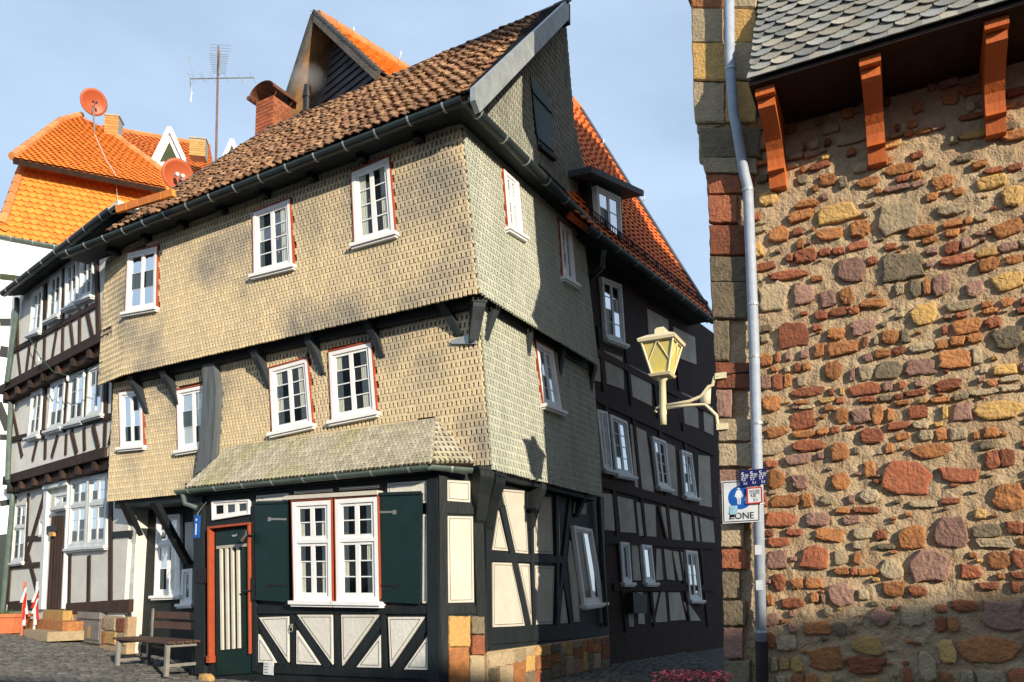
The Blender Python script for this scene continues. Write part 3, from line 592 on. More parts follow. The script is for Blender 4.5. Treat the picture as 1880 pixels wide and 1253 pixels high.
dp = MB(); dp.tube([S0.off(.08).hit(1098, 890), S0.off(.08).hit(1104, 1000), S0.off(.08).hit(1113, 1150)], .045, 8); dp.obj('downpipe', GUT, H)
# recessed ground floor at the left end
FL = F1.off(-.5)
window(H, FL, [(291, 948), (334, 944), (334, 1092), (286, 1094)], cols=2, nrows=4, c=.02, transom=.35, curtain=.5)
window(H, FL, [(338, 1046), (357, 1044), (356, 1108), (334, 1109)], cols=1, nrows=2, c=.02, curtain=0)
panels(H, FL, [[(341, 960), (359, 958), (359, 1030), (341, 1030)], [(212, 925), (240, 921), (240, 980), (212, 982)], [(212, 996), (240, 995), (240, 1096), (212, 1098)]], PLAST_G, 0, .014)
for p, q in (((234, 925), (262, 990)), ((290, 925), (350, 1035))):
    a = FL.hit(*q); t = F1.hit(*p); mb = MB(); d = (t - a).normalized(); mb.prism([a - uF * .07, a + uF * .07, t + uF * .07, t - uF * .07], nF * .1); mb.obj('brace', TIM_G, H)
mb = MB(); mb.tube([F1.off(-.2).hit(247, 920), F1.off(-.3).hit(244, 1000), F1.off(-.3).hit(236, 1150), F1.off(-.28).hit(230, 1165)], .045, 8); mb.obj('downpipe', ZINC_L, H)
# attic shutter in the gable
mb = MB(); mb.wpoly(SG, shq, .0, .05); s = mb.obj('attic_shutter', GREEN_P, H)
for t in (.2, .85):
    p, q = V(shq[0]).lerp(V(shq[3]), t), V(shq[1]).lerp(V(shq[2]), t); MB().beam(SG, p, q, .05, .05, .065).obj('batten', GREEN_P, s)
mb = MB(); mb.beam(SG, shq[3], shq[2], .06, 0, .1); mb.obj('sill', TIM_G, s)
# vent pipe and chimney
q = RF.hit(563, 207); mb = MB(); mb.tube([q - UP * .1, q + UP * .30, q + UP * .301, q + UP * .36, q + UP * .361, q + UP * .44, q + UP * .441, q + UP * .56], [.075, .075, .09, .09, .08, .08, .072, .07], 12); mb.tube([q - UP * .06, q + UP * .02], [.15, .09], 12); mb.obj('vent_pipe', IRON, H)
bq = RF.p(rp(470, 255)[0] - .42, ridge_b) + dS * .3
CW = Wall(lift(bq, bq.z - .9), uF); ch = MB(); ch.wbox(CW, -.24, .24, 0, 1.93, -.48, -.012).obj('chimney_core', mat('chimney_mortar', (.5, .4, .27), None, .95, .1, 9, .4, 40), H)
chim = H.children[-1] if False else ch
core = [o for o in H.children if o.name.startswith('chimney_core')][0]; core.name = 'chimney'
CS = Wall(CW.p(.24, 0, 0), dS)
for k in range(25):
    b = .01 + k * .077
    if b > 1.9: break
    for W, a0, a1 in ((CW, -.25, .252), (CS, -.0, .48), (Wall(CW.p(-.24, 0, -.48), -dS), 0, .48)):
        x = a0 - (k % 2) * .06
        while x < a1 - .02:
            p, q = max(x, a0), min(x + .115, a1)
            if q - p > .02: MB().wbox(W, p, q, b, b + .065, -.02, .006 + random.uniform(0, .004)).obj('brick', BRICK, core)
            x += .127
for W, a in ((CW, .03), (CS, .22)):
    MB().wbox(W, a - .06, a + .06, 1.02, 1.2, -.01, .014).obj('flue_plate', BRICK_Y, core); MB().wbox(W, a - .025, a + .025, 1.06, 1.16, .0, .018).obj('flue_door', DARK, core)
mb = MB(); n = 10; top = CW.p(0, 1.93, -.24)
for k in range(n):
    t0, t1 = math.pi * k / n, math.pi * (k + 1) / n; P = lambda t, s, r: top + (uF * math.cos(t) * -r) + UP * (math.sin(t) * r * .62 + .1) + nF * s
    mb.add([P(t0, -.32, .36), P(t1, -.32, .36), P(t1, .34, .36), P(t0, .34, .36), P(t0, -.32, .345), P(t1, -.32, .345), P(t1, .34, .345), P(t0, .34, .345)], [(0, 1, 2, 3), (4, 5, 6, 7), (0, 1, 5, 4), (2, 3, 7, 6), (0, 3, 7, 4), (1, 2, 6, 5)])
for s in (-1, 1):
    for e in (-1, 1): mb.tube([top + uF * .22 * s + nF * .2 * e - UP * .02, top + uF * .34 * s + nF * .22 * e + UP * .14], .01, 5)
mb.tube([top - uF * .37 - nF * .34 + UP * .08, top - uF * .37 + nF * .36 + UP * .08], .05, 8)
mb.obj('cowl', COPPER, core)
# ================================================================= STEEP GABLE HOUSE behind the main roof
GP = Wall(RF.p(rp(600, 190)[0], ridge_b) + dS * .9, V((.72, -.69, 0)))
FO = .55; ga, gl, gr = GP.ab(575, 26, FO), GP.ab(506, 240, FO), GP.ab(692, 134, FO)
G = thing('gable_house', 'steep slate gable with raw wood verge and orange roof rising behind the shingled house', 'house', (GP.o.x, GP.o.y, 0))
sr = (gr[1] - ga[1]) / (gr[0] - ga[0]); sL = (gl[1] - ga[1]) / (gl[0] - ga[0])
def gpt(da, k): return (ga[0] + da, ga[1] + da * (sr if da > 0 else sL) - k)
Lr, Ll = gr[0] - ga[0], gl[0] - ga[0]
poly = [gpt(0, .12), gpt(Lr, .12), (ga[0] + Lr, -3), (ga[0] + Ll, -3), gpt(Ll, .12)]
MB().wpoly(GP, poly, -.2, 0).obj('gable_wall', SLATE_D, G)
body = [(ga[0] + Ll, -3), (ga[0] + Lr, -3), (ga[0] + Lr, 0 - GP.o.z), (ga[0] + Ll, 0 - GP.o.z)]
MB().wpoly(GP, body, -5.0, -.01).obj('wall', PLAST_D, G)
GU = unit_tile(.34, .17, 0, .008, 1, L=1.4)
emit('slate', rows(GP, [gpt(0, .2), gpt(Lr * .95, .2), gpt(Lr * .95, 1.6), (ga[0] + Ll * .95, gpt(Lr * .95, 1.6)[1])], .34, .17, 0, c=.0), GU, [SLATE_D], G)
for sg, LL, sl_, m in ((1, Lr, sr, TILE_O2), (-1, Ll, sL, TILE_O2)):
    p0, p1 = GP.p(*gpt(0, 0), FO), GP.p(*gpt(LL, 0), FO)
    up = p0 - p1; W = Wall(p1 if sg > 0 else p1 - GP.n * 5, -GP.n if sg > 0 else GP.n, up); Lh = up.length
    sl2 = MB().wbox(W, 0, 5.0, 0, Lh, -.1, -.01).obj('roof_slope', WOOD_RAW, G)
    emit('roof_tile', rows(W, [(.28, 0), (5, 0), (5, Lh), (.28, Lh)] if sg > 0 else [(0, 0), (4.7, 0), (4.7, Lh), (0, Lh)], .24, .2, 0, c=0, tilt=.01), unit_tile(.24, .2, .012, .014, 3), [m], sl2, 240 if sg > 0 else 30, 'roof_tiles')
    emit('verge_slate', rows(W, [(-.02, 0), (.28, 0), (.28, Lh), (-.02, Lh)] if sg > 0 else [(4.7, 0), (5.02, 0), (5.02, Lh), (4.7, Lh)], .3, .14, 0, c=.01), unit_tile(.3, .14, 0, .01, 1), [SLATE_D], sl2)
    a, b = gpt(0, .02), gpt(LL, .02); MB().beam(GP, a, b, .2, FO - .06, FO + .012).obj('barge_board', mat('wood_grey', (.16, .135, .11), (.09, .08, .07), .85, .2, 5, .5, 25), G)
    for k in range(3): MB().beam(GP, (a[0], a[1] - .1), (b[0], b[1] - .1), .06, .02 + k * .16, .16 + k * .16).obj('soffit_board', WOOD_RAW, G)
mb = MB(); pk = GP.p(*gpt(0, -.02), FO)
for k in range(12):
    q = pk - GP.n * (k * .4 + .3); mb = MB(); mb.tube([q + GP.n * .2, q - GP.n * .24], [.12, .1], 8); mb.obj('ridge_tile', TILE_RIDGE, G)
for x, y in ((646, 66), (733, 108)):
    W = Wall(GP.p(*gpt(Lr, 0), FO), -GP.n, GP.p(*gpt(0, 0)) - GP.p(*gpt(Lr, 0))); q = W.hit(x, y); mb = MB(); mb.tube([q - UP * .02, q + W.n * .08 + UP * .01, q + W.n * .1 + UP * .09], .014, 6); mb.obj('roof_hook', WHITE_OLD, G)
# ================================================================= LEFT HALF-TIMBERED HOUSE
q = F2b.hit(190, 640); LU = Wall(q + uL.cross(UP) * -.02, uL); nL = LU.n; LM = LU.off(-.2); LG = LU.off(-.38)
zl2, zl1 = LU.hit(16, 716).z, LM.hit(14, 888).z; zle = LU.hit(100, 468).z
LH = thing('timber_house', 'grey-white house with brown timber framing and white casement windows at the left', 'house', (LG.hit(120, 1100).x, LG.hit(120, 1100).y, .3))
for W, z0, z1, x1, m, nm in ((LU, zl2, zle + .1, 190, PLAST_G, 'upper_wall'), (LM, zl1, zl2, 214, PLAST_G, 'middle_wall'), (LG, -.2, zl1, 246, PLAST_G, 'ground_wall')):
    a0, a1 = LU.ab(18, 600)[0], W.ab(x1, 800)[0]; MB().wbox(W, a0, a1, z0 - W.o.z, z1 - W.o.z, -4 if nm != 'x' else -1, 0).obj(nm, m, LH)
def zc(pts, s, oy): return [(x / s, oy + y / s) for x, y in pts]
Z2 = lambda *p: zc(p, 3.133, 440); Z3 = lambda *p: zc(p, 2.894, 820)
def bl(parent, W, Z, L, m, name, c1=.022):
    for x0, y0, x1, y1, w in L:
        p, q = Z((x0, y0), (x1, y1)); MB().beampx(W, p, q, w, -.02, c1 + random.uniform(0, .008)).obj(name, m, parent)
bl(LH, LU, Z2, [(100, 400, 105, 640, .14), (268, 262, 260, 545, .13), (372, 170, 366, 445, .12), (560, 120, 575, 590, .14)], TIM_B, 'post', .03)
bl(LH, LU, Z2, [(60, 655, 575, 370, .10)], TIM_B, 'rail', .028)
bl(LH, LU, Z2, [(105, 640, 122, 800, .08), (175, 600, 152, 785, .09), (215, 575, 188, 770, .07), (261, 545, 254, 730, .11), (333, 500, 300, 705, .08), (367, 450, 362, 665, .1), (405, 440, 426, 640, .09), (463, 405, 462, 615, .09), (497, 385, 540, 585, .11)], TIM_B, 'stud')
bl(LH, LM, Z2, [(70, 930, 60, 1150, .12), (268, 840, 250, 1150, .12), (395, 790, 375, 1110, .1), (508, 750, 490, 1060, .12), (620, 720, 612, 1010, .14), (660, 760, 655, 1000, .07)], TIM_B, 'post', .03)
bl(LH, LM, Z2, [(60, 1155, 660, 1015, .11), (75, 905, 640, 700, .16)], TIM_B, 'rail', .028)
bl(LH, LM, Z2, [(75, 985, 130, 1250, .10), (215, 1165, 190, 1275, .08), (265, 1150, 262, 1265, .1), (335, 1130, 300, 1255, .1), (385, 1120, 380, 1240, .08), (415, 1100, 445, 1230, .1), (487, 1085, 490, 1215, .09), (540, 1075, 570, 1200, .11), (610, 1050, 605, 1190, .1), (665, 1040, 630, 1185, .08)], TIM_B, 'stud')
for W, z in ((LU, zl2), (LM, zl1)):
    a0, a1 = LU.ab(12, 600)[0], W.ab(205, 700)[0]; MB().wbox(W, a0, a1, z - W.o.z - .02, z - W.o.z + .16, -.1, .05).obj('jetty_sill', TIM_B, LH); MB().wbox(W, a0, a1, z - W.o.z - .2, z - W.o.z - .03, -.25, -.04).obj('jetty_beam', TIM_B, LH)
    k = a0 + .25
    while k < a1: MB().wbox(W, k, k + .15, z - W.o.z - .19, z - W.o.z - .025, -.2, .03).obj('joist_end', TIM_B, LH); k += .75
for Z, W, L in ((Z2, LU, [((197, 310), (258, 270), (240, 530), (172, 555)), ((297, 215), (365, 178), (352, 440), (278, 475)), ((387, 150), (455, 105), (450, 375), (382, 405)), ((472, 105), (548, 70), (540, 325), (464, 355))]),
             (Z2, LM, [((190, 880), (256, 855), (232, 1125), (165, 1145)), ((303, 825), (385, 797), (365, 1080), (277, 1105)), ((410, 785), (497, 750), (485, 1045), (390, 1068)), ((520, 745), (605, 712), (598, 1005), (502, 1032))])):
    for qd in L: window(LH, W, Z(*qd), cols=2, nrows=3, c=.02, frame_mat=WHITE_OLD, fw=.06, curtain=.5, deep=.04)
window(LH, LG, Z3((90, 305), (152, 298), (135, 612), (66, 620)), cols=2, nrows=4, c=.0, frame_mat=WHITE_OLD, curtain=.4, transom=.4)
window(LH, LG, Z3((218, 390), (250, 386), (246, 478), (214, 482)), cols=1, nrows=1, c=.0, frame_mat=WHITE_OLD, curtain=0, sill=False)
window(LH, LG, Z3((385, 172), (480, 158), (466, 535), (367, 545)), cols=2, nrows=5, c=.0, frame_mat=WHITE_OLD, curtain=.5, transom=.38, fw=.08)
window(LH, LG, Z3((482, 158), (583, 143), (572, 528), (468, 535)), cols=2, nrows=5, c=.0, frame_mat=WHITE_OLD, curtain=.5, transom=.38, fw=.08)
bl(LH, LG, Z3, [(80, 260, 45, 840, .12), (155, 250, 140, 600, .08), (250, 225, 130, 640, .12), (140, 530, 215, 820, .12), (375, 575, 370, 835, .1), (478, 580, 474, 832, .1), (592, 290, 590, 830, .14), (60, 640, 240, 625, .1), (150, 490, 250, 485, .1), (45, 850, 240, 838, .2)], TIM_B, 'beam')
bl(LH, LG, Z3, [(600, 470, 700, 462, .1)], TIM_G, 'rail')
mb = MB(); a = [LG.ab(*p) for p in Z3((262, 212), (380, 188), (348, 862), (232, 866))]
mb.beam(LG, a[0], a[3], .17, 0, .07); mb.beam(LG, a[1], a[2], .05, 0, .07); mb.beam(LG, (a[0][0] - .08, a[0][1]), (a[1][0] + .03, a[1][1]), .14, 0, .1); mb.obj('door_frame', WHITE_OLD, LH)
p = Z3((285, 372), (368, 365), (343, 862), (258, 864)); d = MB().wpx(LG, p, 0, .03).obj('door', TIM_B, LH)
for k in range(5):
    t = (k + .5) / 5; q0 = [p[0][i] + (p[1][i] - p[0][i]) * t for i in (0, 1)]; q1 = [p[3][i] + (p[2][i] - p[3][i]) * t for i in (0, 1)]; MB().beampx(LG, q0, q1, .11, .03, .045).obj('board', TIM_B, d)
window(LH, LG, Z3((300, 255), (372, 243), (368, 318), (296, 330)), cols=2, nrows=1, c=.02, frame_mat=WHITE_OLD, curtain=0, sill=True)
# eaves and gutter
ea = LU.off(.35).hit(0, 547); eb = LU.off(.35).hit(206, 384); ea = eb - uL * 5.4
gutter(LH, ea, eb, nL, .08, GUT, 8); MB().prism([ea - nL * .03 + UP * .0, eb - nL * .03, eb - nL * .6 + UP * .1, ea - nL * .6 + UP * .1], UP * .08).obj('soffit', TIM_G, LH)
rv = Wall(ea + UP * .05 - nL * .05, uL, UP * .35 - nL * .9); MB().wbox(rv, 0, 5.3, 0, 1.6, -.1, 0).obj('roof', TIM_G, LH)
mb = MB(); pts = [(31, 548), (31, 568), (13, 700), (12, 722), (20, 740), (15, 845), (14, 880), (23, 905), (22, 930), (7, 1095), (4, 1130)]; mb.tube([LU.off(.1 if y < 715 else (-.1 if y < 885 else -.28)).hit(x, y) for x, y in pts], .05, 8); mb.obj('downpipe', GUT_G, LH)
for k in range(5):
    x, y = 211 + k * 21, 378 - k * 6.4; MB().wpx(F2b.off(.3), [(x, y), (x + 20, y - 6), (x + 21, y + 7), (x + 2, y + 13)], -.05, 0).obj('verge_tile', TILE_O2, LH)
# stone base blocks and steps
base = MB().wbox(LG, LG.ab(118, 1131)[0], LG.ab(240, 1131)[0], -.2 - LG.o.z, LG.ab(200, 1131)[1], -.1, .04).obj('plinth', MORTAR, LH)
MB().beampx(LG, (126, 1118), (243, 1112), .2, -.02, .05).obj('sill_beam', TIM_B, LH)
for x, y, w, h, k in ((128, 1141, 24, 18, 3), (128, 1160, 26, 20, 3), (190, 1144, 18, 20, 4), (209, 1146, 18, 24, 3), (227, 1148, 16, 26, 0), (191, 1170, 18, 24, 1), (210, 1172, 18, 22, 2), (228, 1174, 16, 22, 3), (165, 1144, 22, 20, 3)):
    a, b = LG.ab(x, y); a1 = LG.ab(x + w / 2, y)[0]; b1 = LG.ab(x, y - h / 2)[1]; w_, h_ = a1 - a, b1 - b; block(LG.off(.04), [(a - w_, b + h_), (a + w_, b + h_), (a + w_, b - h_), (a - w_, b - h_)], ST[k], base, 'stone', .015, .04)
for x0, x1, y, dp_, m in ((79, 116, 1120, .2, ST[2]), (47, 116, 1137, .42, ST[1]), (21, 88, 1154, .66, ST[3])):
    a0, b0 = LG.ab(x0, y, dp_); a1 = LG.ab(x1, y, dp_)[0]; g = gz(LG.p(a0, 0).x, 0) - .06
    MB().wbox(LG, a0, a1, min(g - LG.o.z, b0 - .1), b0, .0, dp_).obj('door_step', m, LH)
# ================================================================= ORANGE MANSARD HOUSE far left
uO = V((.91, .41, 0)).normalized(); OP = Wall(atY(40, 300, 21), uO); nO = OP.n
OH = thing('mansard_house', 'white house with green beams under a bright orange tiled mansard roof far left', 'house', (OP.hit(60, 1000).x, OP.hit(60, 1000).y, .5))
a0, a1 = OP.ab(-60, 450)[0], OP.ab(420, 450)[0]
OW = OP.off(.55); MB().wbox(OW, a0, a1, .3 - OW.o.z, OW.ab(40, 446)[1], -6, 0).obj('wall', WHITE, OH)
for x0, y0, x1, y1, w in ((0, 508, 60, 515, .16), (0, 592, 40, 592, .2), (0, 645, 30, 650, .3), (0, 715, 30, 712, .15), (-4, 740, 16, 790, .2), (0, 803, 20, 803, .15), (0, 925, 20, 922, .15)): MB().beampx(OW, (x0, y0), (x1, y1), w, -.02, .03).obj('beam', mat('timber_green', (.05, .065, .03), (.03, .04, .02), .8, .2, 6, .3, 20) if y0 < 560 else TIM_G, OH)
MB().wpx(OW, [(-20, 985), (18, 980), (12, 1130), (-20, 1140)], 0, .05).obj('door', GREEN_P, OH)
OL = Wall(OP.hit(40, 432, .5) + nO * .0, uO, UP * .93 - nO * .26)
pl_ = [OL.ab(46, 303), OL.ab(345, 352), OL.ab(345, 490), OL.ab(0, 430), OL.ab(-10, 428)]
o1 = MB().wpoly(OL, pl_, -.1, -.01).obj('roof_slope', TILE_O2, OH)
UB = unit_tile(.2, .19, .006, .016, 4, round_=.35, L=1.6)
emit('roof_tile', rows(OL, pl_, .2, .19, 0, tilt=.012), UB, [TILE_O2], o1, 150, 'roof_tiles')
OE = Wall(OL.p(*OL.ab(46, 303), .35), uO, UP * .66 - nO * .75)
pu = [OE.ab(24, 290), OE.ab(305, 346), OE.ab(296, 314), OE.ab(194, 237), OE.ab(146, 214), OE.ab(112, 224)]
o2 = MB().wpoly(OE, pu, -.1, -.01).obj('roof_slope', TILE_O, OH)
emit('roof_tile', rows(OE, pu, .2, .19, 0, tilt=.02), UB, [TILE_O2], o2, 150, 'roof_tiles')
MB().beam(OE, pu[0], pu[1], .12, -.16, -.012).obj('fascia', TIM_B, OH)
def ridge(parent, p, q, n, m=TILE_RIDGE, r=.13):
    for k in range(n):
        s, e = p.lerp(q, k / n), p.lerp(q, (k + 1.12) / n); MB().tube([s, e], [r, r * .85], 8).obj('ridge_tile', m, parent)
ridge(o2, OE.hit(24, 288), OE.hit(112, 222), 10); ridge(o2, OE.hit(112, 222), OE.hit(148, 212), 3); ridge(o2, OE.hit(192, 236), OE.hit(298, 314), 12); ridge(o1, OL.hit(4, 412), OL.hit(42, 305), 6)
OB = Wall(OE.p(*OE.ab(300, 312), -2.5), V((.95, .31, 0)), UP * .7 - V((.31, -.95, 0)) * .7)
pb = [OB.ab(205, 240), OB.ab(385, 270), OB.ab(400, 345), OB.ab(300, 345), OB.ab(200, 250)]
o3 = MB().wpoly(OB, pb, -.1, -.01).obj('roof_slope', TILE_O, OH); emit('roof_tile', rows(OB, pb, .22, .22, 0, tilt=.015), unit_tile(.22, .22, .008, .016, 3, round_=.3), [TILE_O], o3, 120, 'roof_tiles'); ridge(o3, OB.hit(210, 238), OB.hit(384, 268), 10)
def brickstack(W, m, w, h, parent, nm='chimney', bh=.1, bw=.22, dp_=.5):
    c = MB().wbox(W, -w / 2, w / 2, 0, h, -dp_, -.01).obj(nm, PLAST_D, parent)
    for k in range(int(h / bh)):
        x = -w / 2 - (k % 2) * bw / 2
        while x < w / 2 - .02:
            p, q = max(x, -w / 2), min(x + bw - .012, w / 2)
            if q - p > .03: MB().wbox(W, p, q, k * bh + .006, k * bh + bh - .006, -.02, .008).obj('brick', m, c)
            x += bw
    MB().wbox(W, -w / 2 - .03, w / 2 + .03, h, h + .06, -dp_ - .03, .03).obj('cap', PLAST_D, c)
brickstack(Wall(OE.hit(203, 250) - UP * .05, V((.98, .17, 0))), mat('brick_orange', (.58, .24, .07), (.46, .2, .07), .85, .15, 9, .3, 30), .44, .8, OH)
brickstack(Wall(OB.hit(388, 318) + V((0, -1.5, -.1)), V((.98, .17, 0))), BRICK_Y, .62, .75, OH)
for (x0, x1, yt, yb) in ((277, 342, 236, 306), (412, 436, 258, 290)):
    W = Wall(OB.hit((x0 + x1) / 2, yb) + OB.n * .5, V((.95, .31, 0))); L, R, T = W.ab(x0, yb), W.ab(x1, yb - 4), W.ab((x0 + x1) / 2 + 2, yt)
    dm = MB().wpoly(W, [L, R, T], -.6, -.06).obj('dormer_gable', WHITE, OH, label='white pointed dormer gable'); b = MB(); b.beam(W, L, T, .16, -.05, .1); b.beam(W, R, T, .16, -.05, .099); b.obj('barge_board', WHITE, dm)
    cx = (L[0] + R[0] + T[0]) / 3; cy = (L[1] + R[1] + T[1]) / 3; s = .52; MB().wpoly(W, [(cx + (p[0] - cx) * s, cy - .05 + (p[1] - cy) * s) for p in (L, R, T)], -.06, -.03).obj('louvre', mat('timber_green', (0, 0, 0)), dm)
gutter(OH, OL.hit(0, 433, .05), OL.hit(120, 455, .05), nO, .09, GUT_G, 3)
# ================================================================= DARK HOUSE in the alley
uB = V((.585, .811, 0)).normalized(); BW = Wall(atY(1092, 700, 12.0), uB); nB = BW.n
BH = thing('timber_house', 'dark red timber-framed house in the shaded alley with orange tile roof and dormer', 'house', (BW.hit(1200, 1100).x, BW.hit(1200, 1100).y, 0))
be = BW.ab(1340, 900)[0]; eB = BW.off(.4).hit(1200, 500).z
MB().wbox(BW, -.6, be, -.2 - BW.o.z, eB - BW.o.z + .05, -3.5, 0).obj('wall', TIM_R, BH)
panels(BH, BW, [[(1105, 643), (1142, 657), (1145, 716), (1110, 704)], [(1152, 669), (1194, 690), (1196, 746), (1156, 727)], [(1086, 655), (1100, 660), (1102, 702), (1087, 698)], [(1187, 567), (1226, 588), (1228, 640), (1190, 620)], [(1243, 718), (1279, 732), (1282, 787), (1250, 776)], [(1235, 600), (1275, 620), (1278, 670), (1238, 655)],
    [(1156, 779), (1185, 793), (1200, 904), (1165, 896)], [(1105, 906), (1123, 908), (1128, 975), (1107, 973)], [(1130, 911), (1161, 918), (1167, 979), (1136, 977)], [(1167, 922), (1202, 928), (1204, 986), (1173, 984)], [(1212, 930), (1243, 938), (1249, 994), (1222, 988)], [(1249, 941), (1279, 949), (1285, 1000), (1257, 996)], [(1283, 950), (1308, 957), (1312, 1000), (1289, 1000)],
    [(1144, 1088), (1161, 1090), (1163, 1151), (1148, 1152)], [(1169, 1088), (1179, 1088), (1183, 1146), (1171, 1146)], [(1198, 1088), (1220, 1087), (1224, 1142), (1195, 1143)], [(1226, 1088), (1247, 1088), (1258, 1138), (1230, 1140)], [(1253, 1106), (1263, 1106), (1286, 1140), (1267, 1140)], [(1204, 1008), (1212, 1008), (1217, 1064), (1204, 1066)], [(1218, 1008), (1232, 1012), (1238, 1066), (1224, 1064)], [(1234, 1012), (1252, 1014), (1256, 1066), (1245, 1066)], [(1158, 1000), (1170, 1001), (1176, 1066), (1162, 1066)],
    [(1281, 836), (1302, 838), (1306, 932), (1283, 928)], [(1220, 812), (1238, 820), (1244, 912), (1232, 908)], [(1290, 740), (1308, 748), (1309, 800), (1292, 792)]], PLAST_D, -.01, .012)
for q, r in (([(1101, 509), (1138, 524), (1145, 634), (1109, 621)], 4), ([(1092, 752), (1112, 757), (1122, 865), (1105, 861)], 4), ([(1117, 761), (1148, 775), (1160, 876), (1128, 870)], 4), ([(1195, 801), (1219, 811), (1229, 899), (1206, 894)], 4), ([(1248, 826), (1267, 833), (1277, 915), (1255, 911)], 4), ([(1136, 995), (1152, 997), (1157, 1070), (1141, 1070)], 1), ([(1175, 1000), (1193, 1002), (1200, 1070), (1182, 1070)], 1), ([(1256, 1010), (1277, 1013), (1286, 1102), (1264, 1101)], 4)):
    window(BH, BW, q, cols=2 if r > 1 else 1, nrows=r, c=.02, frame_mat=WHITE_OLD, curtain=.5)
beams(BH, BW, [((1088, 725), (1310, 830), .2), ((1100, 885), (1312, 945), .16), ((1105, 990), (1312, 1003), .14), ((1125, 1078), (1310, 1080), .12), ((1090, 645), (1310, 760), .12)], TIM_R, -.02, .03, 'rail')
beams(BH, BW, [((1098, 600), (1150, 1160), .14), ((1148, 640), (1200, 1150), .1), ((1200, 690), (1230, 1000), .12), ((1240, 650), (1275, 1000), .12), ((1207, 930), (1222, 990), .07), ((1246, 1010), (1264, 1140), .07), ((1210, 1086), (1198, 1144), .06), ((1285, 1000), (1300, 1150), .14)], TIM_R, -.02, .026, 'post')
ge, gf = BW.off(.5).hit(1096, 448), BW.off(.5).hit(1308, 574); ge.z = gf.z = (ge.z + gf.z) / 2
RB = Wall(ge - nB * .05 + UP * .06, uB, UP * .883 - nB * .469)
hr = RB.ab(1111, 250)[1]; rpoly = [(RB.ab(1075, 430)[0] - .1, 0), (RB.abp(gf)[0], 0), (RB.abp(gf)[0], hr), (RB.ab(1042, 226)[0], hr), (RB.ab(1048, 300)[0], RB.ab(1048, 300)[1])]
ro = MB().wpoly(RB, rpoly, -.1, -.01).obj('roof', TILE_D, BH)
emit('roof_tile', rows(RB, rpoly, .2, .2, 0, stag=False), unit_tile(.2, .2, .018, .016, 4), [mat('tile_red_orange', (.66, .16, .03), (.55, .12, .03), .7, .12, 8, .3, 50)], ro, 300, 'roof_tiles')
MB().beam(RB, rpoly[1], rpoly[2], .2, -.12, .09).obj('verge', SLATE_D, ro); ridge(ro, RB.p(*rpoly[3]), RB.p(*rpoly[2]), 5)
gutter(BH, ge - uB * .3, gf, nB, .07, GUT, 8); MB().prism([ge - nB * .03, gf - nB * .03, gf - nB * .55, ge - nB * .55], UP * .05).obj('soffit', TIM_G, BH)
mb = MB(); n = 60
for k in range(n + 1):
    q = RB.p(RB.abp(ge)[0] + (RB.abp(gf)[0] - RB.abp(ge)[0]) * k / n, .12); mb.tube([q, q + UP * .26], .008 if k % 6 else .02, 4)
for z in (.05, .16, .26): mb.tube([RB.p(RB.abp(ge)[0], .12) + UP * z, RB.p(RB.abp(gf)[0], .12) + UP * z], .012, 4)
mb.obj('snow_guard', IRON, BH)
for x, y in ((1102, 268), (1177, 372)):
    q = RB.hit(x, y); MB().tube([q, q + RB.n * .1, q + RB.n * .1 + UP * .08], .014, 5).obj('roof_hook', WHITE_OLD, ro)
DW = BW.off(.3); window(BH, DW, [(1091, 342), (1136, 364), (1140, 462), (1099, 438)], cols=2, nrows=3, c=.03, curtain=.6)
dq = [DW.ab(1082, 330), DW.ab(1143, 358), DW.ab(1146, 470), DW.ab(1086, 440)]; MB().wpoly(DW, dq, -1.3, -.02).obj('dormer', TIM_G, BH, label='black dormer box with flat roof')
dt = [DW.p(*DW.ab(1060, 326), .25), DW.p(*DW.ab(1158, 368), .25)]; MB().prism([dt[0], dt[1], dt[1] - nB * 1.6 + UP * .22, dt[0] - nB * 1.6 + UP * .22], UP * .1).obj('dormer_roof', SLATE_D, BH)
mb = MB(); mb.tube([BW.off(.45).hit(1108, 462), BW.off(.45).hit(1106, 490), BW.off(.1).hit(1082, 512)], .05, 8); mb.obj('downpipe', GUT, BH)
MB().wpx(BW, [(1146, 1088), (1172, 1092), (1172, 1126), (1148, 1126)], .02, .16).obj('mailbox', IRON, BH)
# ================================================================= STONE BUILDING
uW = V((.883, -.469, 0)).normalized(); SW_ = Wall(atY(1318, 800, 7.4), uW); nW = SW_.n
SB = thing('stone_building', 'rubble stone building of red and ochre sandstone with slate roof, filling the right side', 'house', (SW_.o.x, SW_.o.y, 0))
ex = SW_.ab(1990, 800)[0]; MB().wbox(SW_, ex, ex + 6, -.2 - SW_.o.z, 4.2, -5, -.05).obj('far_wall', MORTAR, SB); topb = SW_.ab(1600, 60)[1]
# rough mortar face
def edge_x(y):
    E_ = [(0, 1268), (228, 1275), (240, 1287), (300, 1290), (345, 1300), (480, 1303), (700, 1315), (860, 1320), (1010, 1325), (1300, 1332)]
    for (y0, x0), (y1, x1) in zip(E_, E_[1:]):
        if y0 <= y <= y1: return x0 + (x1 - x0) * (y - y0) / (y1 - y0)
    return E_[-1][1]
b_lo = -.1 - SW_.o.z; nb = 330; na = 190; vs = []; fs = []
for j in range(nb + 1):
    b = b_lo + (topb - b_lo) * j / nb; py = 800 - b / (topb) * (800 - 60) if b > 0 else 800 + (-b) / (-b_lo) * 480
    al = SW_.ab(edge_x(max(0, min(1290, py))) + 6, py)[0]
    for i in range(na + 1):
        a = al + (ex - al) * i / na; P = SW_.p(a, b)
        d = noise.noise(P * 3.5) * .012 + noise.noise(P * 11) * .014 + abs(noise.noise(P * 19)) * .022 + noise.noise(P * 40) * .006 - .018
        vs.append(SW_.p(a, b, d - .012))
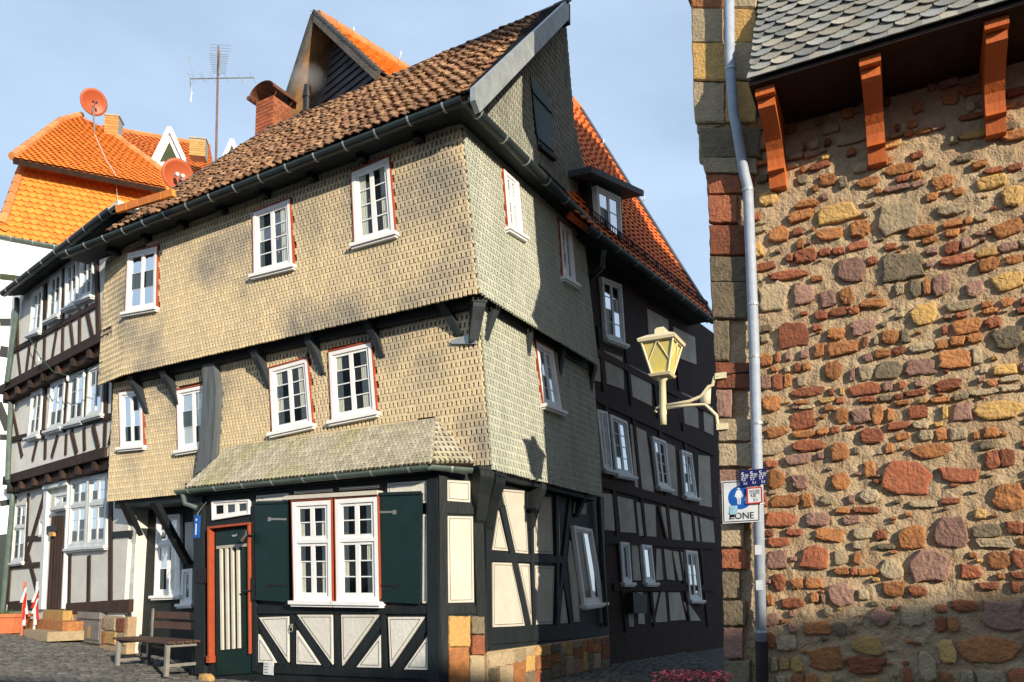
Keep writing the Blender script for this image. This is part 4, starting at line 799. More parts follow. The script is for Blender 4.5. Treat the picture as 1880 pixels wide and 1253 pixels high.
fs = [(j * (na + 1) + i, j * (na + 1) + i + 1, (j + 1) * (na + 1) + i + 1, (j + 1) * (na + 1) + i) for j in range(nb) for i in range(na)]
mb = MB(); mb.add(vs, fs); wallface = mb.obj('mortar_face', MORTAR, SB, smooth=True)
MB().wbox(SW_, .1, ex, b_lo, topb + .1, -5, -.06).obj('wall_core', MORTAR, SB)
px0 = SW_.ab(1270, 120)[0]; px1 = SW_.ab(1392, 120)[0]
MB().wbox(SW_, px0 + .03, px1, SW_.ab(1300, 235)[1], 9.4, -5, -.02).obj('gable_core', MORTAR, SB); MB().wbox(SW_, px0 - .3, px1, 5.7, 9.8, -5, .1).obj('unseen_shadow_block', ST[3], SB)  # upper block is unseen, added to push the cast shadow further left
# quoins
def quoin(x0t, x0b, x1, y0, y1, k): block(SW_, [SW_.ab(x0t, y0), SW_.ab(x1, y0), SW_.ab(x1, y1), SW_.ab(x0b, y1)], ST[k], SB, 'quoin', .02, .045)
for y0, y1, k, xm in ((-70, 18, 1, 1340), (18, 82, 3, 1330), (82, 152, 2, 1345), (152, 228, 3, 1332)):
    quoin(edge_x(max(0, y0)), edge_x(y1), xm, y0, y1, k if k != 2 else 2); quoin(xm, xm, 1390, y0, y1, 3 if k != 3 else 2)
for y0, y1, xr, k in ((236, 292, 1398, 5), (292, 322, 1392, 3), (322, 358, 1385, 0), (360, 412, 1355, 0), (414, 470, 1376, 0), (472, 520, 1372, 5), (520, 588, 1376, 5), (590, 664, 1340, 5), (666, 716, 1382, 0), (716, 768, 1345, 4), (770, 812, 1380, 3), (814, 858, 1382, 3), (862, 905, 1360, 4), (908, 960, 1380, 5), (962, 1006, 1366, 3), (1008, 1046, 1372, 0), (1050, 1100, 1360, 5), (1102, 1150, 1372, 5), (1152, 1210, 1366, 4), (1212, 1270, 1380, 5)):
    quoin(edge_x(y0), edge_x(y1), xr, y0, y1, k)
# rubble stones: the large ones where they are, then smaller ones between them
HS = [(1648, 400, 76, 58, 3), (1540, 392, 80, 38, 2), (1578, 420, 40, 34, 1), (1523, 430, 50, 22, 1), (1690, 425, 60, 24, 1), (1562, 495, 54, 46, 4), (1655, 490, 82, 50, 5), (1478, 470, 44, 28, 0), (1448, 505, 82, 18, 0), (1420, 545, 58, 54, 3), (1476, 540, 40, 36, 4), (1728, 522, 36, 42, 4), (1850, 516, 62, 36, 2), (1697, 577, 54, 46, 2), (1455, 616, 62, 50, 0), (1585, 600, 50, 32, 4), (1534, 613, 38, 26, 1), (1815, 486, 46, 28, 1), (1790, 530, 36, 30, 4), (1602, 557, 50, 18, 1), (1530, 680, 38, 36, 1), (1825, 592, 36, 22, 0), (1850, 620, 60, 42, 5), (1741, 707, 54, 22, 0), (1832, 752, 96, 40, 2), (1600, 800, 48, 32, 0), (1484, 818, 62, 24, 0), (1540, 828, 38, 36, 1), (1425, 793, 42, 22, 1), (1416, 741, 38, 30, 1), (1712, 827, 84, 28, 1), (1665, 880, 92, 66, 0), (1760, 872, 82, 28, 0), (1848, 912, 62, 54, 1), (1544, 884, 36, 34, 1), (1500, 953, 48, 28, 4), (1522, 982, 58, 26, 1), (1495, 1024, 58, 48, 0), (1674, 988, 54, 54, 1), (1746, 978, 68, 62, 4), (1708, 1040, 82, 62, 4), (1782, 1050, 48, 30, 0), (1637, 1044, 46, 42, 3), (1544, 1092, 54, 46, 4), (1454, 1108, 44, 22, 0), (1640, 1082, 44, 30, 1), (1684, 1086, 36, 22, 0), (1770, 1112, 56, 26, 0), (1838, 1130, 78, 58, 4), (1676, 1130, 52, 44, 3), (1616, 1134, 40, 34, 4), (1592, 1185, 66, 34, 2), (1515, 1210, 68, 44, 1), (1590, 1222, 72, 36, 0), (1702, 1222, 36, 62, 3), (1818, 1192, 124, 52, 1), (1740, 1198, 34, 46, 2), (1430, 1070, 26, 32, 0), (1425, 880, 32, 38, 1), (1468, 885, 34, 30, 4), (1412, 1138, 36, 26, 4), (1428, 430, 40, 30, 1), (1470, 395, 50, 20, 1), (1410, 365, 36, 26, 2), (1520, 330, 36, 22, 1), (1592, 335, 44, 20, 1), (1730, 335, 44, 26, 1), (1820, 335, 60, 24, 2), (1860, 360, 46, 40, 2), (1745, 385, 60, 22, 3), (1850, 420, 60, 30, 1)]
placed = []
for x, y, w, h, k in HS:
    a, b = SW_.ab(x, y); wa = SW_.ab(x + w / 2, y)[0] - SW_.ab(x - w / 2, y)[0]; hb = SW_.ab(x, y - h / 2)[1] - SW_.ab(x, y + h / 2)[1]
    placed.append((a, b, wa, hb)); stone(SW_, a, b, wa, hb, random.uniform(.014, .026), ST[k], wallface, 'stone', random.choice((11, 13, 15)), random.choice((3, 5, 8)), .09, random.uniform(-.12, .12))
A_ = np.array(placed); al = SW_.ab(1395, 800)[0]; cnt = 0; small = MB(); cand = []
b = b_lo + .05; hi_b = SW_.ab(1600, 380)[1]
while b < topb - .55:
    ch_ = random.choice((.06, .075, .09, .11, .14, .17)); a = al + random.uniform(-.05, .03)
    while a < ex:
        w = random.choice((.08, .11, .14, .19, .25)) * random.uniform(.8, 1.25); h = ch_ * random.uniform(.85, 1.08); bb = b + ch_ / 2 + .03 * math.sin(a * 2.3 + b * 5) + random.uniform(-.012, .012)
        if random.random() > (.5 if b > hi_b else .05): cand.append((a + w / 2, bb, w, h))
        a += w + random.uniform(.0, .014)
    b += ch_ + random.uniform(.002, .01)
for _ in range(500): w = random.uniform(.04, .075); cand.append((random.uniform(al, ex), random.uniform(b_lo, hi_b), w, w * random.uniform(.4, .8)))
for a, b, w, h in cand:
    ov = (np.abs(A_[:, 0] - a) < (A_[:, 2] + w) / 2 - .004) & (np.abs(A_[:, 1] - b) < (A_[:, 3] + h) / 2 + .004)
    if np.any(ov):
        w *= .55; h *= .7
        if np.any((np.abs(A_[:, 0] - a) < (A_[:, 2] + w) / 2 + .004) & (np.abs(A_[:, 1] - b) < (A_[:, 3] + h) / 2 + .004)): continue
    A_ = np.vstack([A_, (a, b, w, h)]); cnt += 1; k = random.choices(range(6), (30, 30, 7, 16, 12, 8))[0]
    stone(SW_, a, b, w, h, random.uniform(.008, .02), ST[k], wallface, 'stone', random.choice((10, 12, 13)), random.choice((7, 10, 14)), .07, random.uniform(-.07, .07), into=None if len(placed) + cnt <= 300 else (small, k))
small.obj('small_stones', ST, wallface, kind='stuff')
print('stones', cnt)
# slate roof: steep, overhanging eave
RE = SW_.off(.74); ev = RE.hit(1374, 152); RS = Wall(ev, uW, UP * .87 - nW * .5)
eL, eR = RS.ab(1374, 152)[0], RS.ab(1374, 152)[0] + 3.6
sp = [(eL, 0), (eR, 0), (eR, 2.6), (eL, 2.6)]; MB().prism([RS.p(eL + .02, .05, -.1), RS.p(eL + .02, 6.0, -.1), RS.p(eL + .02, .05, -.1) - nW * 5.8], uW * 9).obj('attic', SLATE_D, SB)
rs = MB().wpoly(RS, sp, -.035, -.012).obj('roof', SLATE_D, SB)
emit('slate', rows(RS, [(eL, .11), (eR, .11), (eR, 2.6), (eL, 2.6)], .2, .125, 0, tilt=.03, jit=.05), unit_tile(.2, .125, .0, .008, 6, round_=.55, L=1.9), [SLATE], rs, 300, 'slates')
emit('eave_slate', rows(RS, [(eL, 0), (eR, 0), (eR, .1), (eL, .1)], .13, .12, 0, stag=False, tilt=.02), unit_tile(.15, .14, 0, .01, 1), [SLATE], rs)
MB().prism([ev - UP * .02 - nW * .02, ev + uW * 3.6 - UP * .02 - nW * .02, ev + uW * 3.6 - nW * .76 - UP * .05, ev - nW * .76 - UP * .05], UP * .04).obj('soffit', TIM_R, SB)
# carved wooden corbels
for (x, yt, yb) in ((1424, 200, 352), (1601, 130, 310), (1812, 52, 258)):
    a, bt = SW_.ab(x, yt); b0 = SW_.ab(x, yb)[1]; bt = RE.abp(ev)[1] - .10; L = bt - b0
    prof = [(0, -.02), (0, .58), (.13, .58), (.17, .54), (.23, .43), (.30, .33), (.38, .25), (.48, .19), (.6, .16), (.72, .155), (.79, .175), (.81, .12), (1.0, .08), (1.0, -.02)]
    vs = [SW_.p(a + s * .075, bt - L * t, c) for s in (-1, 1) for t, c in prof]; n = len(prof)
    c_ = MB().add(vs, [tuple(range(n)), tuple(range(n, 2 * n))] + [(i, (i + 1) % n, n + (i + 1) % n, n + i) for i in range(n)]).obj('corbel', ORANGE_W, SB)
    MB().wbox(SW_, a - .085, a + .085, bt + .002, bt + .1, -.02, .65).obj('corbel_cap', ORANGE_W, c_)
# zinc downpipe
mb = MB(); P = [(1338, -60), (1340, 120), (1347, 212), (1352, 232), (1366, 318), (1373, 345), (1384, 620), (1391, 880), (1398, 1180)]
cs = [.14, .14, .14, .14, .1, .09, .09, .09, .09]; pipe = MB().tube([SW_.hit(x, y, c) for (x, y), c in zip(P, cs)], .05, 14).obj('downpipe', ZINC, SB, smooth=True)
MB().tube([SW_.hit(1398, 1178, .09), SW_.hit(1401, 1300, .09)], .055, 14).obj('standpipe', IRON, SB)
for x, y, c in ((1341, 128, .14), (1373, 350, .09), (1382, 560, .09), (1385, 656, .09), (1390, 778, .09), (1393, 925, .09), (1398, 1160, .09)):
    q = SW_.hit(x, y, c); MB().tube([q - UP * .012, q + UP * .012], .056, 14).obj('pipe_clamp', ZINC_L, pipe)
for y in (1010, 1075):
    q = SW_.hit(1392 + (y - 1010) * .03, y, .143); MB().wbox(Wall(q, uW), -.03, .03, -.045, .045, -.004, .001).obj('sticker', SIGNW, pipe)
# ================================================================= HOUSES across the street, unseen behind the viewer, added to shade the lower walls
for k, (x0, x1, ye, hz, rz) in enumerate(((-22, -9, -9.5, 6.0, 8.6), (-8.9, 4, -9.0, 6.2, 8.8), (4.1, 17, -9.0, 5.7, 7.95), (17.1, 30, -8.5, 5.6, 7.9))):
    o = thing('townhouse', ('cream townhouse', 'white townhouse', 'grey townhouse', 'ochre townhouse')[k] + ' with red tile roof, unseen, added to shade the street', 'house', (x0, ye, 0), 'unseen houses added for shade')
    TW = Wall((x0, ye, 0), (-1, 0, 0)); L = x1 - x0
    MB().wbox(TW, -L, 0, -.2, hz, -7, 0).obj('wall', (PLAST, PLAST_G, PLAST_G, PLAST_D)[k], o)
    MB().prism([(x0 - .05, ye + .4, hz - .1), (x0 - .05, ye - 3.5, rz), (x0 - .05, ye - 7.4, hz - .1)], V((L, 0, 0))).obj('roof', TILE_D, o)
    for j in range(5):
        for z in (1.0, 3.7): MB().wbox(TW, -(j + .75) * L / 5.3, -(j + .25) * L / 5.3, z, z + 1.4, -.02, .03).obj('window', WHITE_OLD, o); MB().wbox(TW, -(j + .7) * L / 5.3, -(j + .3) * L / 5.3, z + .1, z + 1.3, .03, .035).obj('pane', DARK, o)
# ================================================================= STREET LANTERN
LD = -uW; base = SW_.p(SW_.ab(1318, 740)[0], SW_.ab(1318, 740)[1], .03); lx = SW_.p(SW_.ab(1219, 748)[0], 0, .03)
LN = thing('street_lantern', 'cream wall lantern with amber glass on a curved bracket', 'lantern', base)
cx = V((lx.x, lx.y, 0)); zof = lambda y: SW_.hit(1219, y, .03).z
arm = MB(); za = zof(748); wl = V((base.x, base.y, 0)); up_z, dn_z = SW_.hit(1315, 692, .03).z, SW_.hit(1318, 785, .03).z
C = lambda t, z: wl.lerp(cx, t) + UP * z
arm.tube([C(-.02, up_z), C(.03, up_z), C(.07, up_z - .08), C(.14, za + .16), C(.28, za + .07), C(.5, za + .03), C(1.08, za + .01)], .018, 8)
arm.tube([C(-.02, dn_z), C(.0, dn_z + .02), C(.02, dn_z + .12), C(.12, za - .08), C(.22, za - .02), C(.5, za - .01), C(1.05, za - .012)], .016, 8)
arm.tube([C(1.05, za), C(1.13, za), C(1.16, za - .03), C(1.12, za - .045)], .012, 6); arm.prism([C(.12, za - .02), C(.30, za - .03), C(.30, za + .05), C(.10, za + .14)], nW * .012); arm.obj('bracket_arm', CREAM, LN, smooth=True)
mb = MB()
for z in (up_z, dn_z): q = C(-.02, z); mb.wbox(Wall(q, uW), -.02, .09, -.03, .03, -.05, .025)
mb.obj('wall_clamps', CREAM, LN)
zb, zt = zof(692), zof(632); mb = MB(); mb.tube([cx + UP * zof(780), cx + UP * (zof(762)), cx + UP * zof(760), cx + UP * zof(700), cx + UP * zof(698), cx + UP * zb], [.032, .032, .036, .034, .05, .06], 10); mb.obj('post', CREAM, LN, smooth=True)
def sq(r, z): return [cx + uW * r * i + nW * r * j + UP * z for i, j in ((-1, -1), (1, -1), (1, 1), (-1, 1))]
rb, rt = .085, .165; mb = MB(); mb.add(sq(.1, zb - .005) + sq(.115, zb + .02), [(0, 1, 2, 3), (4, 5, 6, 7)] + [(i, (i + 1) % 4, 4 + (i + 1) % 4, 4 + i) for i in range(4)]); mb.obj('lantern_base', CREAM, LN)
B_, T_ = sq(rb, zb + .02), sq(rt, zt); mb = MB()
for i in range(4):
    mb.tube([B_[i], T_[i]], .012, 4); mb.tube([B_[i], B_[(i + 1) % 4]], .012, 4); mb.tube([T_[i], T_[(i + 1) % 4]], .014, 4)
    m_ = T_[i].lerp(T_[(i + 1) % 4], .5); mb.tube([m_, B_[i].lerp(T_[i], .35)], .006, 4); mb.tube([m_, B_[(i + 1) % 4].lerp(T_[(i + 1) % 4], .35)], .006, 4)
mb.obj('lantern_frame', CREAM, LN)
for i in range(4):
    j = (i + 1) % 4; c_ = cx + UP * (zb + zt) / 2; s = lambda p: p + (V((c_.x, c_.y, p.z)) - p) * .06
    MB().add([s(B_[i]), s(B_[j]), s(T_[j]), s(T_[i])], [(0, 1, 2, 3)]).obj('amber_pane', AMBER, LN)
mb = MB(); R_ = [(.19, zt + .0), (.2, zt + .03), (.19, zt + .04), (.12, zof(618)), (.055, zof(614)), (.055, zof(606)), (.035, zof(602))]
vs = [];
for r, z in R_: vs += sq(r, z)
mb.add(vs, [(0, 1, 2, 3), tuple(range(24, 28))] + [(k * 4 + i, k * 4 + (i + 1) % 4, k * 4 + 4 + (i + 1) % 4, k * 4 + 4 + i) for k in range(6) for i in range(4)]); mb.obj('lantern_cap', CREAM, LN)
MB().tube([SW_.hit(1316, 692, .05), SW_.hit(1345, 686, .03), SW_.hit(1380, 682, .04)], .008, 5).obj('cable', IRON, LN)
# ================================================================= SIGNS on the downpipe
SN = SW_.off(.15)
def plate(name, label, q, m, c=0.0, edge=None):
    ab = [SN.ab(*p, c) for p in q]; o = thing(name, label, 'sign', SN.p(*ab[3], c)); 
    pl = MB().wpoly(SN, ab, c, c + .004).obj('plate', m, o)
    if edge:
        l = MB(); cxx = sum(p[0] for p in ab) / 4; cyy = sum(p[1] for p in ab) / 4; ins = [(cxx + (p[0] - cxx) * .93, cyy + (p[1] - cyy) * .93) for p in ab]
        for i in range(4): l.beam(SN, ins[i], ins[(i + 1) % 4], edge[1], c + .004, c + .0052)
        l.obj('border', edge[0], o)
    return o, ab
o, ab = plate('zone_sign', 'white square pedestrian ZONE sign with blue disc behind the zinc downpipe', [(1325, 884), (1396, 880), (1396, 958), (1327, 962)], SIGNW, -.01, (BLACK, .008))
ox, oy = SN.ab(1361, 922, -.01); s = (ab[1][0] - ab[0][0])
disc = lambda x, y, r, n=28: [(x + r * math.cos(2 * math.pi * k / n), y + r * math.sin(2 * math.pi * k / n)) for k in range(n)]
ax, ay = SN.ab(1359, 914, -.01); MB().wpoly(SN, disc(ax, ay, s * .31), -.006, -.0045).obj('blue_disc', BLUE, o)
def fig(x, y, h):
    mb = MB(); mb.wpoly(SN, disc(x, y + h * .42, h * .08, 12), -.0045, -.0035); mb.wpoly(SN, [(x - h * .1, y + h * .32), (x + h * .1, y + h * .32), (x + h * .17, y - h * .12), (x - h * .17, y - h * .12)], -.0045, -.0034)
    for d in (-1, 1): mb.wpoly(SN, [(x + d * h * .02, y - h * .1), (x + d * h * .11, y - h * .1), (x + d * h * .09, y - h * .5), (x + d * h * .02, y - h * .5)], -.0045, -.0036); mb.beam(SN, (x + d * h * .1, y + h * .28), (x + d * h * .22, y - h * .05), h * .06, -.0045, -.0037)
    mb.obj('pictogram', SIGNW, o)
fig(ax - s * .03, ay + s * .05, s * .46); fig(ax + s * .15, ay - s * .07, s * .22)
zx, zy = SN.ab(1361, 948, -.01); text('ZONE', s * .24, SN, zx, zy, -.0055, BLACK, o)
kx, ky = SN.ab(1347, 936, -.01); MB().wbox(SN, kx - s * .1, kx + s * .1, ky - s * .13, ky + s * .1, -.004, -.002).obj('sticker', mat('sticker_blue', (.08, .35, .55), (.5, .6, .65), .4, 0, 30, 0), o); MB().wbox(SN, kx - s * .1, kx + s * .02, ky - s * .2, ky - s * .13, -.004, -.002).obj('sticker', BLACK, o)
o, ab = plate('hydrant_sign', 'navy blue triple water valve plate with white S150 S100 S150 lettering', [(1358, 865), (1407, 860), (1408, 889), (1359, 894)], NAVY, .012)
for k, (t1, t2, t3) in enumerate((('S150', '4,2', '3,5'), ('S100', '3,2', '5,1'), ('S150', '2,3', '5,5'))):
    w = (ab[1][0] - ab[0][0]) / 3; x = ab[0][0] + w * (k + .5); h = ab[0][1] - ab[3][1]; yc = (ab[0][1] + ab[3][1]) / 2 + (k - 1) * .004
    text('S', h * .4, SN, x - w * .17, yc + h * .25, .0165, SIGNW, o); text(t1[1:], h * .22, SN, x + w * .16, yc + h * .2, .0165, SIGNW, o); text(t2, h * .22, SN, x - w * .1, yc - h * .06, .0165, SIGNW, o); text(t3, h * .2, SN, x + w * .1, yc - h * .3, .0165, SIGNW, o); MB().wbox(SN, x - w * .38, x + w * .38, yc + .04 * h, yc + .07 * h, .016, .0172).obj('rule', SIGNW, o)
o, ab = plate('hydrant_sign', 'white hydrant plate with red border reading H150 on the downpipe', [(1371, 896), (1399, 894), (1400, 924), (1372, 926)], SIGNW, .008, (SIGNR, .012))
x = (ab[0][0] + ab[1][0]) / 2; y = (ab[0][1] + ab[2][1]) / 2; h = ab[0][1] - ab[3][1]
for t_, dx, dy, z_ in (('H150', 0, .24, .27), ('4,0', -.12, -.02, .24), ('5,1', .05, -.28, .24)): text(t_, h * z_, SN, x + dx * h, y + dy * h, .0125, BLACK, o)
MB().wbox(SN, x - .3 * h, x + .3 * h, y + .10 * h, y + .125 * h, .012, .0132).obj('rule', BLACK, o); MB().wbox(SN, x + .03 * h, x + .05 * h, y - .14 * h, y + .10 * h, .012, .0132).obj('rule', BLACK, o)
# info sign
IW = Wall(F0.hit(362, 966, .4), uF); o = thing('info_sign', 'small blue hanging information sign with white letter i beside the door', 'sign', IW.o)
MB().wbox(IW, -.045, .045, -.16, .14, -.015, .015).obj('plate', BLUE, o); MB().wbox(IW, -.012, .012, -.12, .03, .015, .018).obj('letter_stem', SIGNW, o); MB().wpoly(IW, disc(0, .08, .018, 12), .015, .018).obj('letter_dot', SIGNW, o)
MB().tube([IW.p(0, .14, 0), IW.p(0, .17, 0), F0.p(*F0.ab(384, 922), .04)], .006, 5).obj('hanger', STEEL, o)
# door spotlight
q = F0.p(*F0.ab(468, 984), .05); o = thing('door_lamp', 'small black spotlight above the green door', 'lamp', q); MB().tube([q, q + nF * .1], .012, 6).obj('arm', IRON, o); MB().tube([q + nF * .1 + UP * .06, q + nF * .1 - UP * .0, q + nF * .14 - UP * .08 - uF * .04], [.025, .04, .05], 10).obj('lamp_head', IRON, o)
# ================================================================= ROOFTOP: antenna, dishes
q = atY(398, 305, 15.5); AN = thing('tv_antenna', 'tall rooftop television antenna mast with crossed aerials', 'antenna', q)
top = atY(401, 85, 15.5); MB().tube([q - UP * .8, top], [.028, .02], 8).obj('mast', mat('mast_brown', (.2, .12, .09), None, .6, .1, 5, .1, 20), AN)
A = lambda x, y, d=0: atY(x, y, 15.5 + d); mb = MB(); mb.tube([A(349, 145), A(467, 143)], .014, 5)
for x in (349, 355, 370, 374, 390, 415, 440, 463): mb.tube([A(x - 5, 134, .3), A(x + 6, 152, -.3)], .007, 4)
mb.tube([A(346, 106), A(357, 138)], .008, 4); mb.tube([A(348, 145), A(352, 170), A(350, 188)], .012, 4); mb.obj('vhf_aerial', STEEL, AN)
mb = MB(); mb.tube([A(404, 95), A(402, 138, -.5)], .014, 5)
for k in range(12): y = 100 + k * 3.2; r = 18 - k * .5; mb.tube([A(402 - r, y - 1, -.04 * k), A(402 + r, y + 1, -.04 * k)], .005, 4)
for y in (82, 88, 93): mb.tube([A(386, y, .1), A(424, y + 2, .1)], .004, 4)
mb.obj('uhf_aerial', STEEL, AN)
def dish(q, r, nd, label, foot):
    o = thing('satellite_dish', label, 'satellite dish', foot, 'rooftop satellite dishes'); nd = V(nd).normalized(); x = nd.cross(UP).normalized(); y = x.cross(nd); mb = MB(); n = 28; R = 5; vs = [q - nd * .1 * r]; fs = []
    for k in range(1, R + 1):
        for j in range(n): t = 2 * math.pi * j / n; rr = r * k / R; vs.append(q + x * math.cos(t) * rr + y * math.sin(t) * rr * 1.04 + nd * (.2 * r * (k / R) ** 2 - .1 * r))
    fs = [(0, 1 + j, 1 + (j + 1) % n) for j in range(n)] + [(1 + (k - 1) * n + j, 1 + (k - 1) * n + (j + 1) % n, 1 + k * n + (j + 1) % n, 1 + k * n + j) for k in range(1, R) for j in range(n)]
    m = mb.add(vs, fs).obj('dish', DISH, o, smooth=True); md = m.modifiers.new('s', 'SOLIDIFY'); md.thickness = .02
    f = q + nd * r * .75 - y * r * .1; MB().tube([q - y * r * .95, q - y * r * .9 + nd * .05, f - y * r * .12], .014, 5).obj('feed_arm', STEEL, o)
    for s in (-1, 1): MB().tube([f + x * .05 * s, f + x * .05 * s - nd * .13], .035, 8).obj('feed_head', WHITE_OLD if r < .4 else IRON, o)
    MB().tube([q - nd * .12, q - nd * .2, foot], .03, 6).obj('mount', STEEL, o)
tocam = lambda q: (CAM - q).normalized()
q = OE.hit(172, 218) + OE.n * .55; dish(q, .45, tocam(q) + V((.2, 0, .2)), 'round red satellite dish on the orange roof beside the chimney', OE.hit(174, 246))
q = atY(326, 322, 14.0); dish(q, .30, tocam(q) + V((.25, 0, .2)), 'round red satellite dish above the low end of the brown tiled roof', atY(322, 352, 14.3))
mb = MB(); mb.tube([OE.hit(174, 250) + OE.n * .05, OE.hit(196, 300) + OE.n * .06, OE.hit(212, 325) + OE.n * .08, OL.hit(216, 370, .06)], .012, 4); props(mb.obj('antenna_cable', WHITE_OLD), 'pale cable running down the orange roof from the dish', 'cable')
# ================================================================= BENCH, cabinet, planter, barrier posts
BB = Wall(F1.off(.5).hit(296, 1190), V((.80, -.60, 0)).normalized()); zb_ = gz(BB.o.x, 0); bo = BB.o; BB = Wall((bo.x, bo.y, zb_), BB.u)
BE = thing('bench', 'slatted wooden bench with grey steel frame under the jettied wall', 'bench', BB.o)
for k in range(4): MB().wbox(BB, -.75, .75, .43, .46, .22 - k * .12, .32 - k * .12).obj('seat_slat', mat('bench_wood', (.09, .05, .035), None, .6, .2, 6, .3, 30), BE)
for k in range(2): MB().wbox(BB, -.75, .75, .58 + k * .14, .68 + k * .14, -.24 - k * .03, -.21 - k * .03).obj('back_slat', mat('bench_wood', (0, 0, 0)), BE)
for s in (-.66, .66):
    mb = MB(); mb.wbox(BB, s - .025, s + .025, 0, .43, .25, .3); mb.wbox(BB, s - .025, s + .025, 0, .42, -.2, -.15); mb.wbox(BB, s - .024, s + .024, .38, .425, -.15, .25); mb.wbox(BB, s - .024, s + .024, .12, .16, -.15, .25); mb.wbox(BB, s - .02, s + .02, .42, .86, -.215, -.195); mb.obj('leg_frame', STEEL, BE)
MB().wpx(LG, [(94, 967), (110, 965), (110, 976), (94, 977)], .0, .085).obj('name_plate', IRON, LH); MB().wpx(LG, [(98, 978), (107, 977), (107, 985), (98, 986)], .0, .085).obj('bell_plate', BRICK_Y, LH)
CB = LG.off(.06); a0, a1 = CB.ab(147, 1150)[0], CB.ab(187, 1150)[0]; zg = gz(CB.p(a0, 0).x, 0); z1 = CB.ab(165, 1125)[1]; cab = thing('utility_cabinet', 'grey metal utility cabinet set in the stone plinth', 'cabinet', CB.p((a0 + a1) / 2, zg - CB.o.z))
MB().wbox(CB, a0, a1, zg - CB.o.z, z1, -.2, .02).obj('body', mat('cabinet_grey', (.2, .19, .18), None, .5, .1, 5, .1, 20), cab); MB().wbox(CB, a0 + .03, a1 - .03, zg - CB.o.z + .06, z1 - .14, .02, .035).obj('door', mat('cabinet_grey', (.2, .19, .18), None, .5, .1, 5, .1, 20), cab); MB().wbox(CB, a0 - .01, a1 + .01, z1 - .1, z1 + .01, .02, .05).obj('lid', STEEL, cab)
c_ = (a0 + a1) / 2; MB().wbox(CB, c_ - .03, c_ + .08, z1 - .42, z1 - .22, .035, .038).obj('warning_label', BRICK_Y, cab)
for k, (x, y0, y1) in enumerate(((41, 1068, 1140), (64, 1068, 1136))):
    p = LG.off(.7 - k * .2).hit(x, y1); p.z = gz(p.x, p.y); t = LG.off(.7 - k * .2).hit(x, y0); o = thing('barrier_post', ('rusty barrier post wrapped in red-white tape by the planter', 'barrier post with trailing red-white tape beside the door step')[k], 'barrier post', p, 'taped barrier posts')
    MB().tube([p, V((p.x, p.y, t.z))], .022, 6).obj('post', TERRA if k == 0 else SIGNW, o)
    for j in range(5):
        zc_ = t.z - .12 - j * .1; mb = MB(); d = random.uniform(-.08, .08); mb.prism([V((p.x + .02, p.y - .03, zc_)), V((p.x + d, p.y - .05, zc_ - .25)), V((p.x + d + .05, p.y - .05, zc_ - .25)), V((p.x + .06, p.y - .03, zc_ + .02))], V((0, .004, 0))); mb.obj('tape', SIGNR if j % 2 else SIGNW, o)
p = LG.off(.8).hit(12, 1150); p.z = gz(p.x, p.y); o = thing('planter', 'terracotta planter tub at the left edge of the street', 'planter', p); MB().tube([p, p + UP * .28, p + UP * .281, p + UP * .34], [.3, .36, .39, .39], 16).obj('tub', TERRA, o)
mb = MB()
for k in range(60):
    q = p + V((random.uniform(-.3, .3), random.uniform(-.3, .3), .34)); e = q + V((random.uniform(-.06, .06), random.uniform(-.06, .06), random.uniform(.02, .1))); mb.add([q, q + V((.02, 0, 0)), e], [(0, 1, 2)])
mb.obj('foliage', LEAF, o)
props(stone(Wall(V((*F0.hit(380, 1230, .2).xy, .0)), uF, -nF), 0, 0, .3, .16, .08, ST[2], None, 'rock', 9, 2.5, .1), 'ochre rock lying at the foot of the door post', 'rock')
# string of festoon bulbs on the left house
P = [LU.off(.15).hit(x, y) for x, y in ((54, 620), (72, 655), (98, 683), (125, 690), (155, 684), (188, 664))]; o = thing('string_lights', 'drooping green cable with small bulbs on the left timber house', 'string lights', P[0]); MB().tube(P, .009, 5).obj('cable', mat('cable_green', (.04, .1, .06), None), o)
for q in (P[1], P[3], P[4]): MB().tube([q, q - UP * .05, q - UP * .1], [.015, .03, .015], 8).obj('bulb', WHITE_OLD, o)
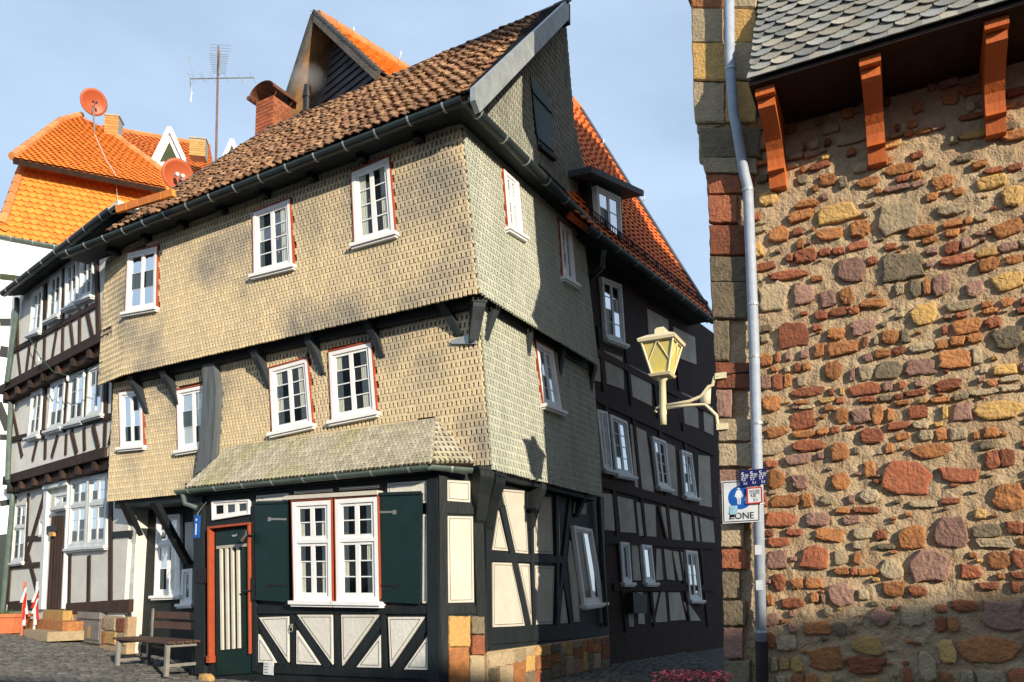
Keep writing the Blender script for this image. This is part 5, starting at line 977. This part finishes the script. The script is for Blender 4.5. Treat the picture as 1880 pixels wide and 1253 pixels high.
# flowers in front, weeds at the wall foot
def tuft(p, n, r, h, petals, mb):
    for k in range(n):
        a = random.uniform(0, 6.28); rr = r * math.sqrt(random.random()); q = p + V((math.cos(a) * rr, math.sin(a) * rr * .6, random.uniform(.0, h))); s = random.uniform(.010, .02)
        for j in range(petals): t = random.uniform(0, 6.28); d = V((math.cos(t), math.sin(t), random.uniform(-.3, .7))) * s; e = V((-d.y, d.x, 0)) * .6; mb.add([q, q + d + e, q + d * 1.4, q + d - e], [(0, 1, 2, 3)])
p = atY(1272, 1246, 5.2); o = thing('flower_tub', 'tub of small pink flowers at the bottom edge of the street', 'plant', (p.x, p.y, 0)); MB().tube([(p.x, p.y, 0), (p.x, p.y, p.z - .1)], [.16, .22], 16).obj('tub', TERRA, o)
mb = MB(); tuft(p - UP * .1, 260, .27, .1, 3, mb); mb.obj('foliage', LEAF, o); mb = MB(); tuft(p - UP * .05, 330, .27, .09, 4, mb); mb.obj('blossoms', PINK, o)
mb = MB()
for k in range(260):
    x = random.uniform(1640, 1900); q = SW_.hit(x, 1260, random.uniform(.05, .25)); q.z = random.uniform(.1, .3); d = V((random.uniform(-.12, .12), random.uniform(-.1, .1), random.uniform(.1, .32))); mb.add([q, q + V((.006, 0, 0)), q + d * .6 + V((.004, 0, 0)), q + d], [(0, 1, 2, 3)])
props(mb.obj('weeds', LEAF), kind='stuff')
# thin smoke drifting from the vent pipe
q = RF.hit(563, 207) + UP * .75 - uF * .05; bm = bmesh.new(); bmesh.ops.create_icosphere(bm, subdivisions=3, radius=1); me = bpy.data.meshes.new('smoke'); bm.to_mesh(me); bm.free()
sm = bpy.data.objects.new('smoke', me); sc.collection.objects.link(sm); sm.location = q; sm.scale = (.42, .3, .34); props(sm, kind='stuff')
m = bpy.data.materials.new('smoke'); m.use_nodes = True; t = m.node_tree; t.nodes.clear(); o = t.nodes.new('ShaderNodeOutputMaterial'); pv = t.nodes.new('ShaderNodeVolumePrincipled'); pv.inputs['Color'].default_value = (.8, .8, .82, 1)
tc = t.nodes.new('ShaderNodeTexCoord'); ln = t.nodes.new('ShaderNodeVectorMath'); ln.operation = 'LENGTH'; t.links.new(tc.outputs['Object'], ln.inputs[0])
mr = t.nodes.new('ShaderNodeMapRange'); mr.inputs[1].default_value = 1; mr.inputs[2].default_value = .1; mr.inputs[3].default_value = 0; mr.inputs[4].default_value = 1.6; t.links.new(ln.outputs['Value'], mr.inputs[0])
t.links.new(mr.outputs[0], pv.inputs['Density']); t.links.new(pv.outputs[0], o.inputs['Volume']); me.materials.append(m)
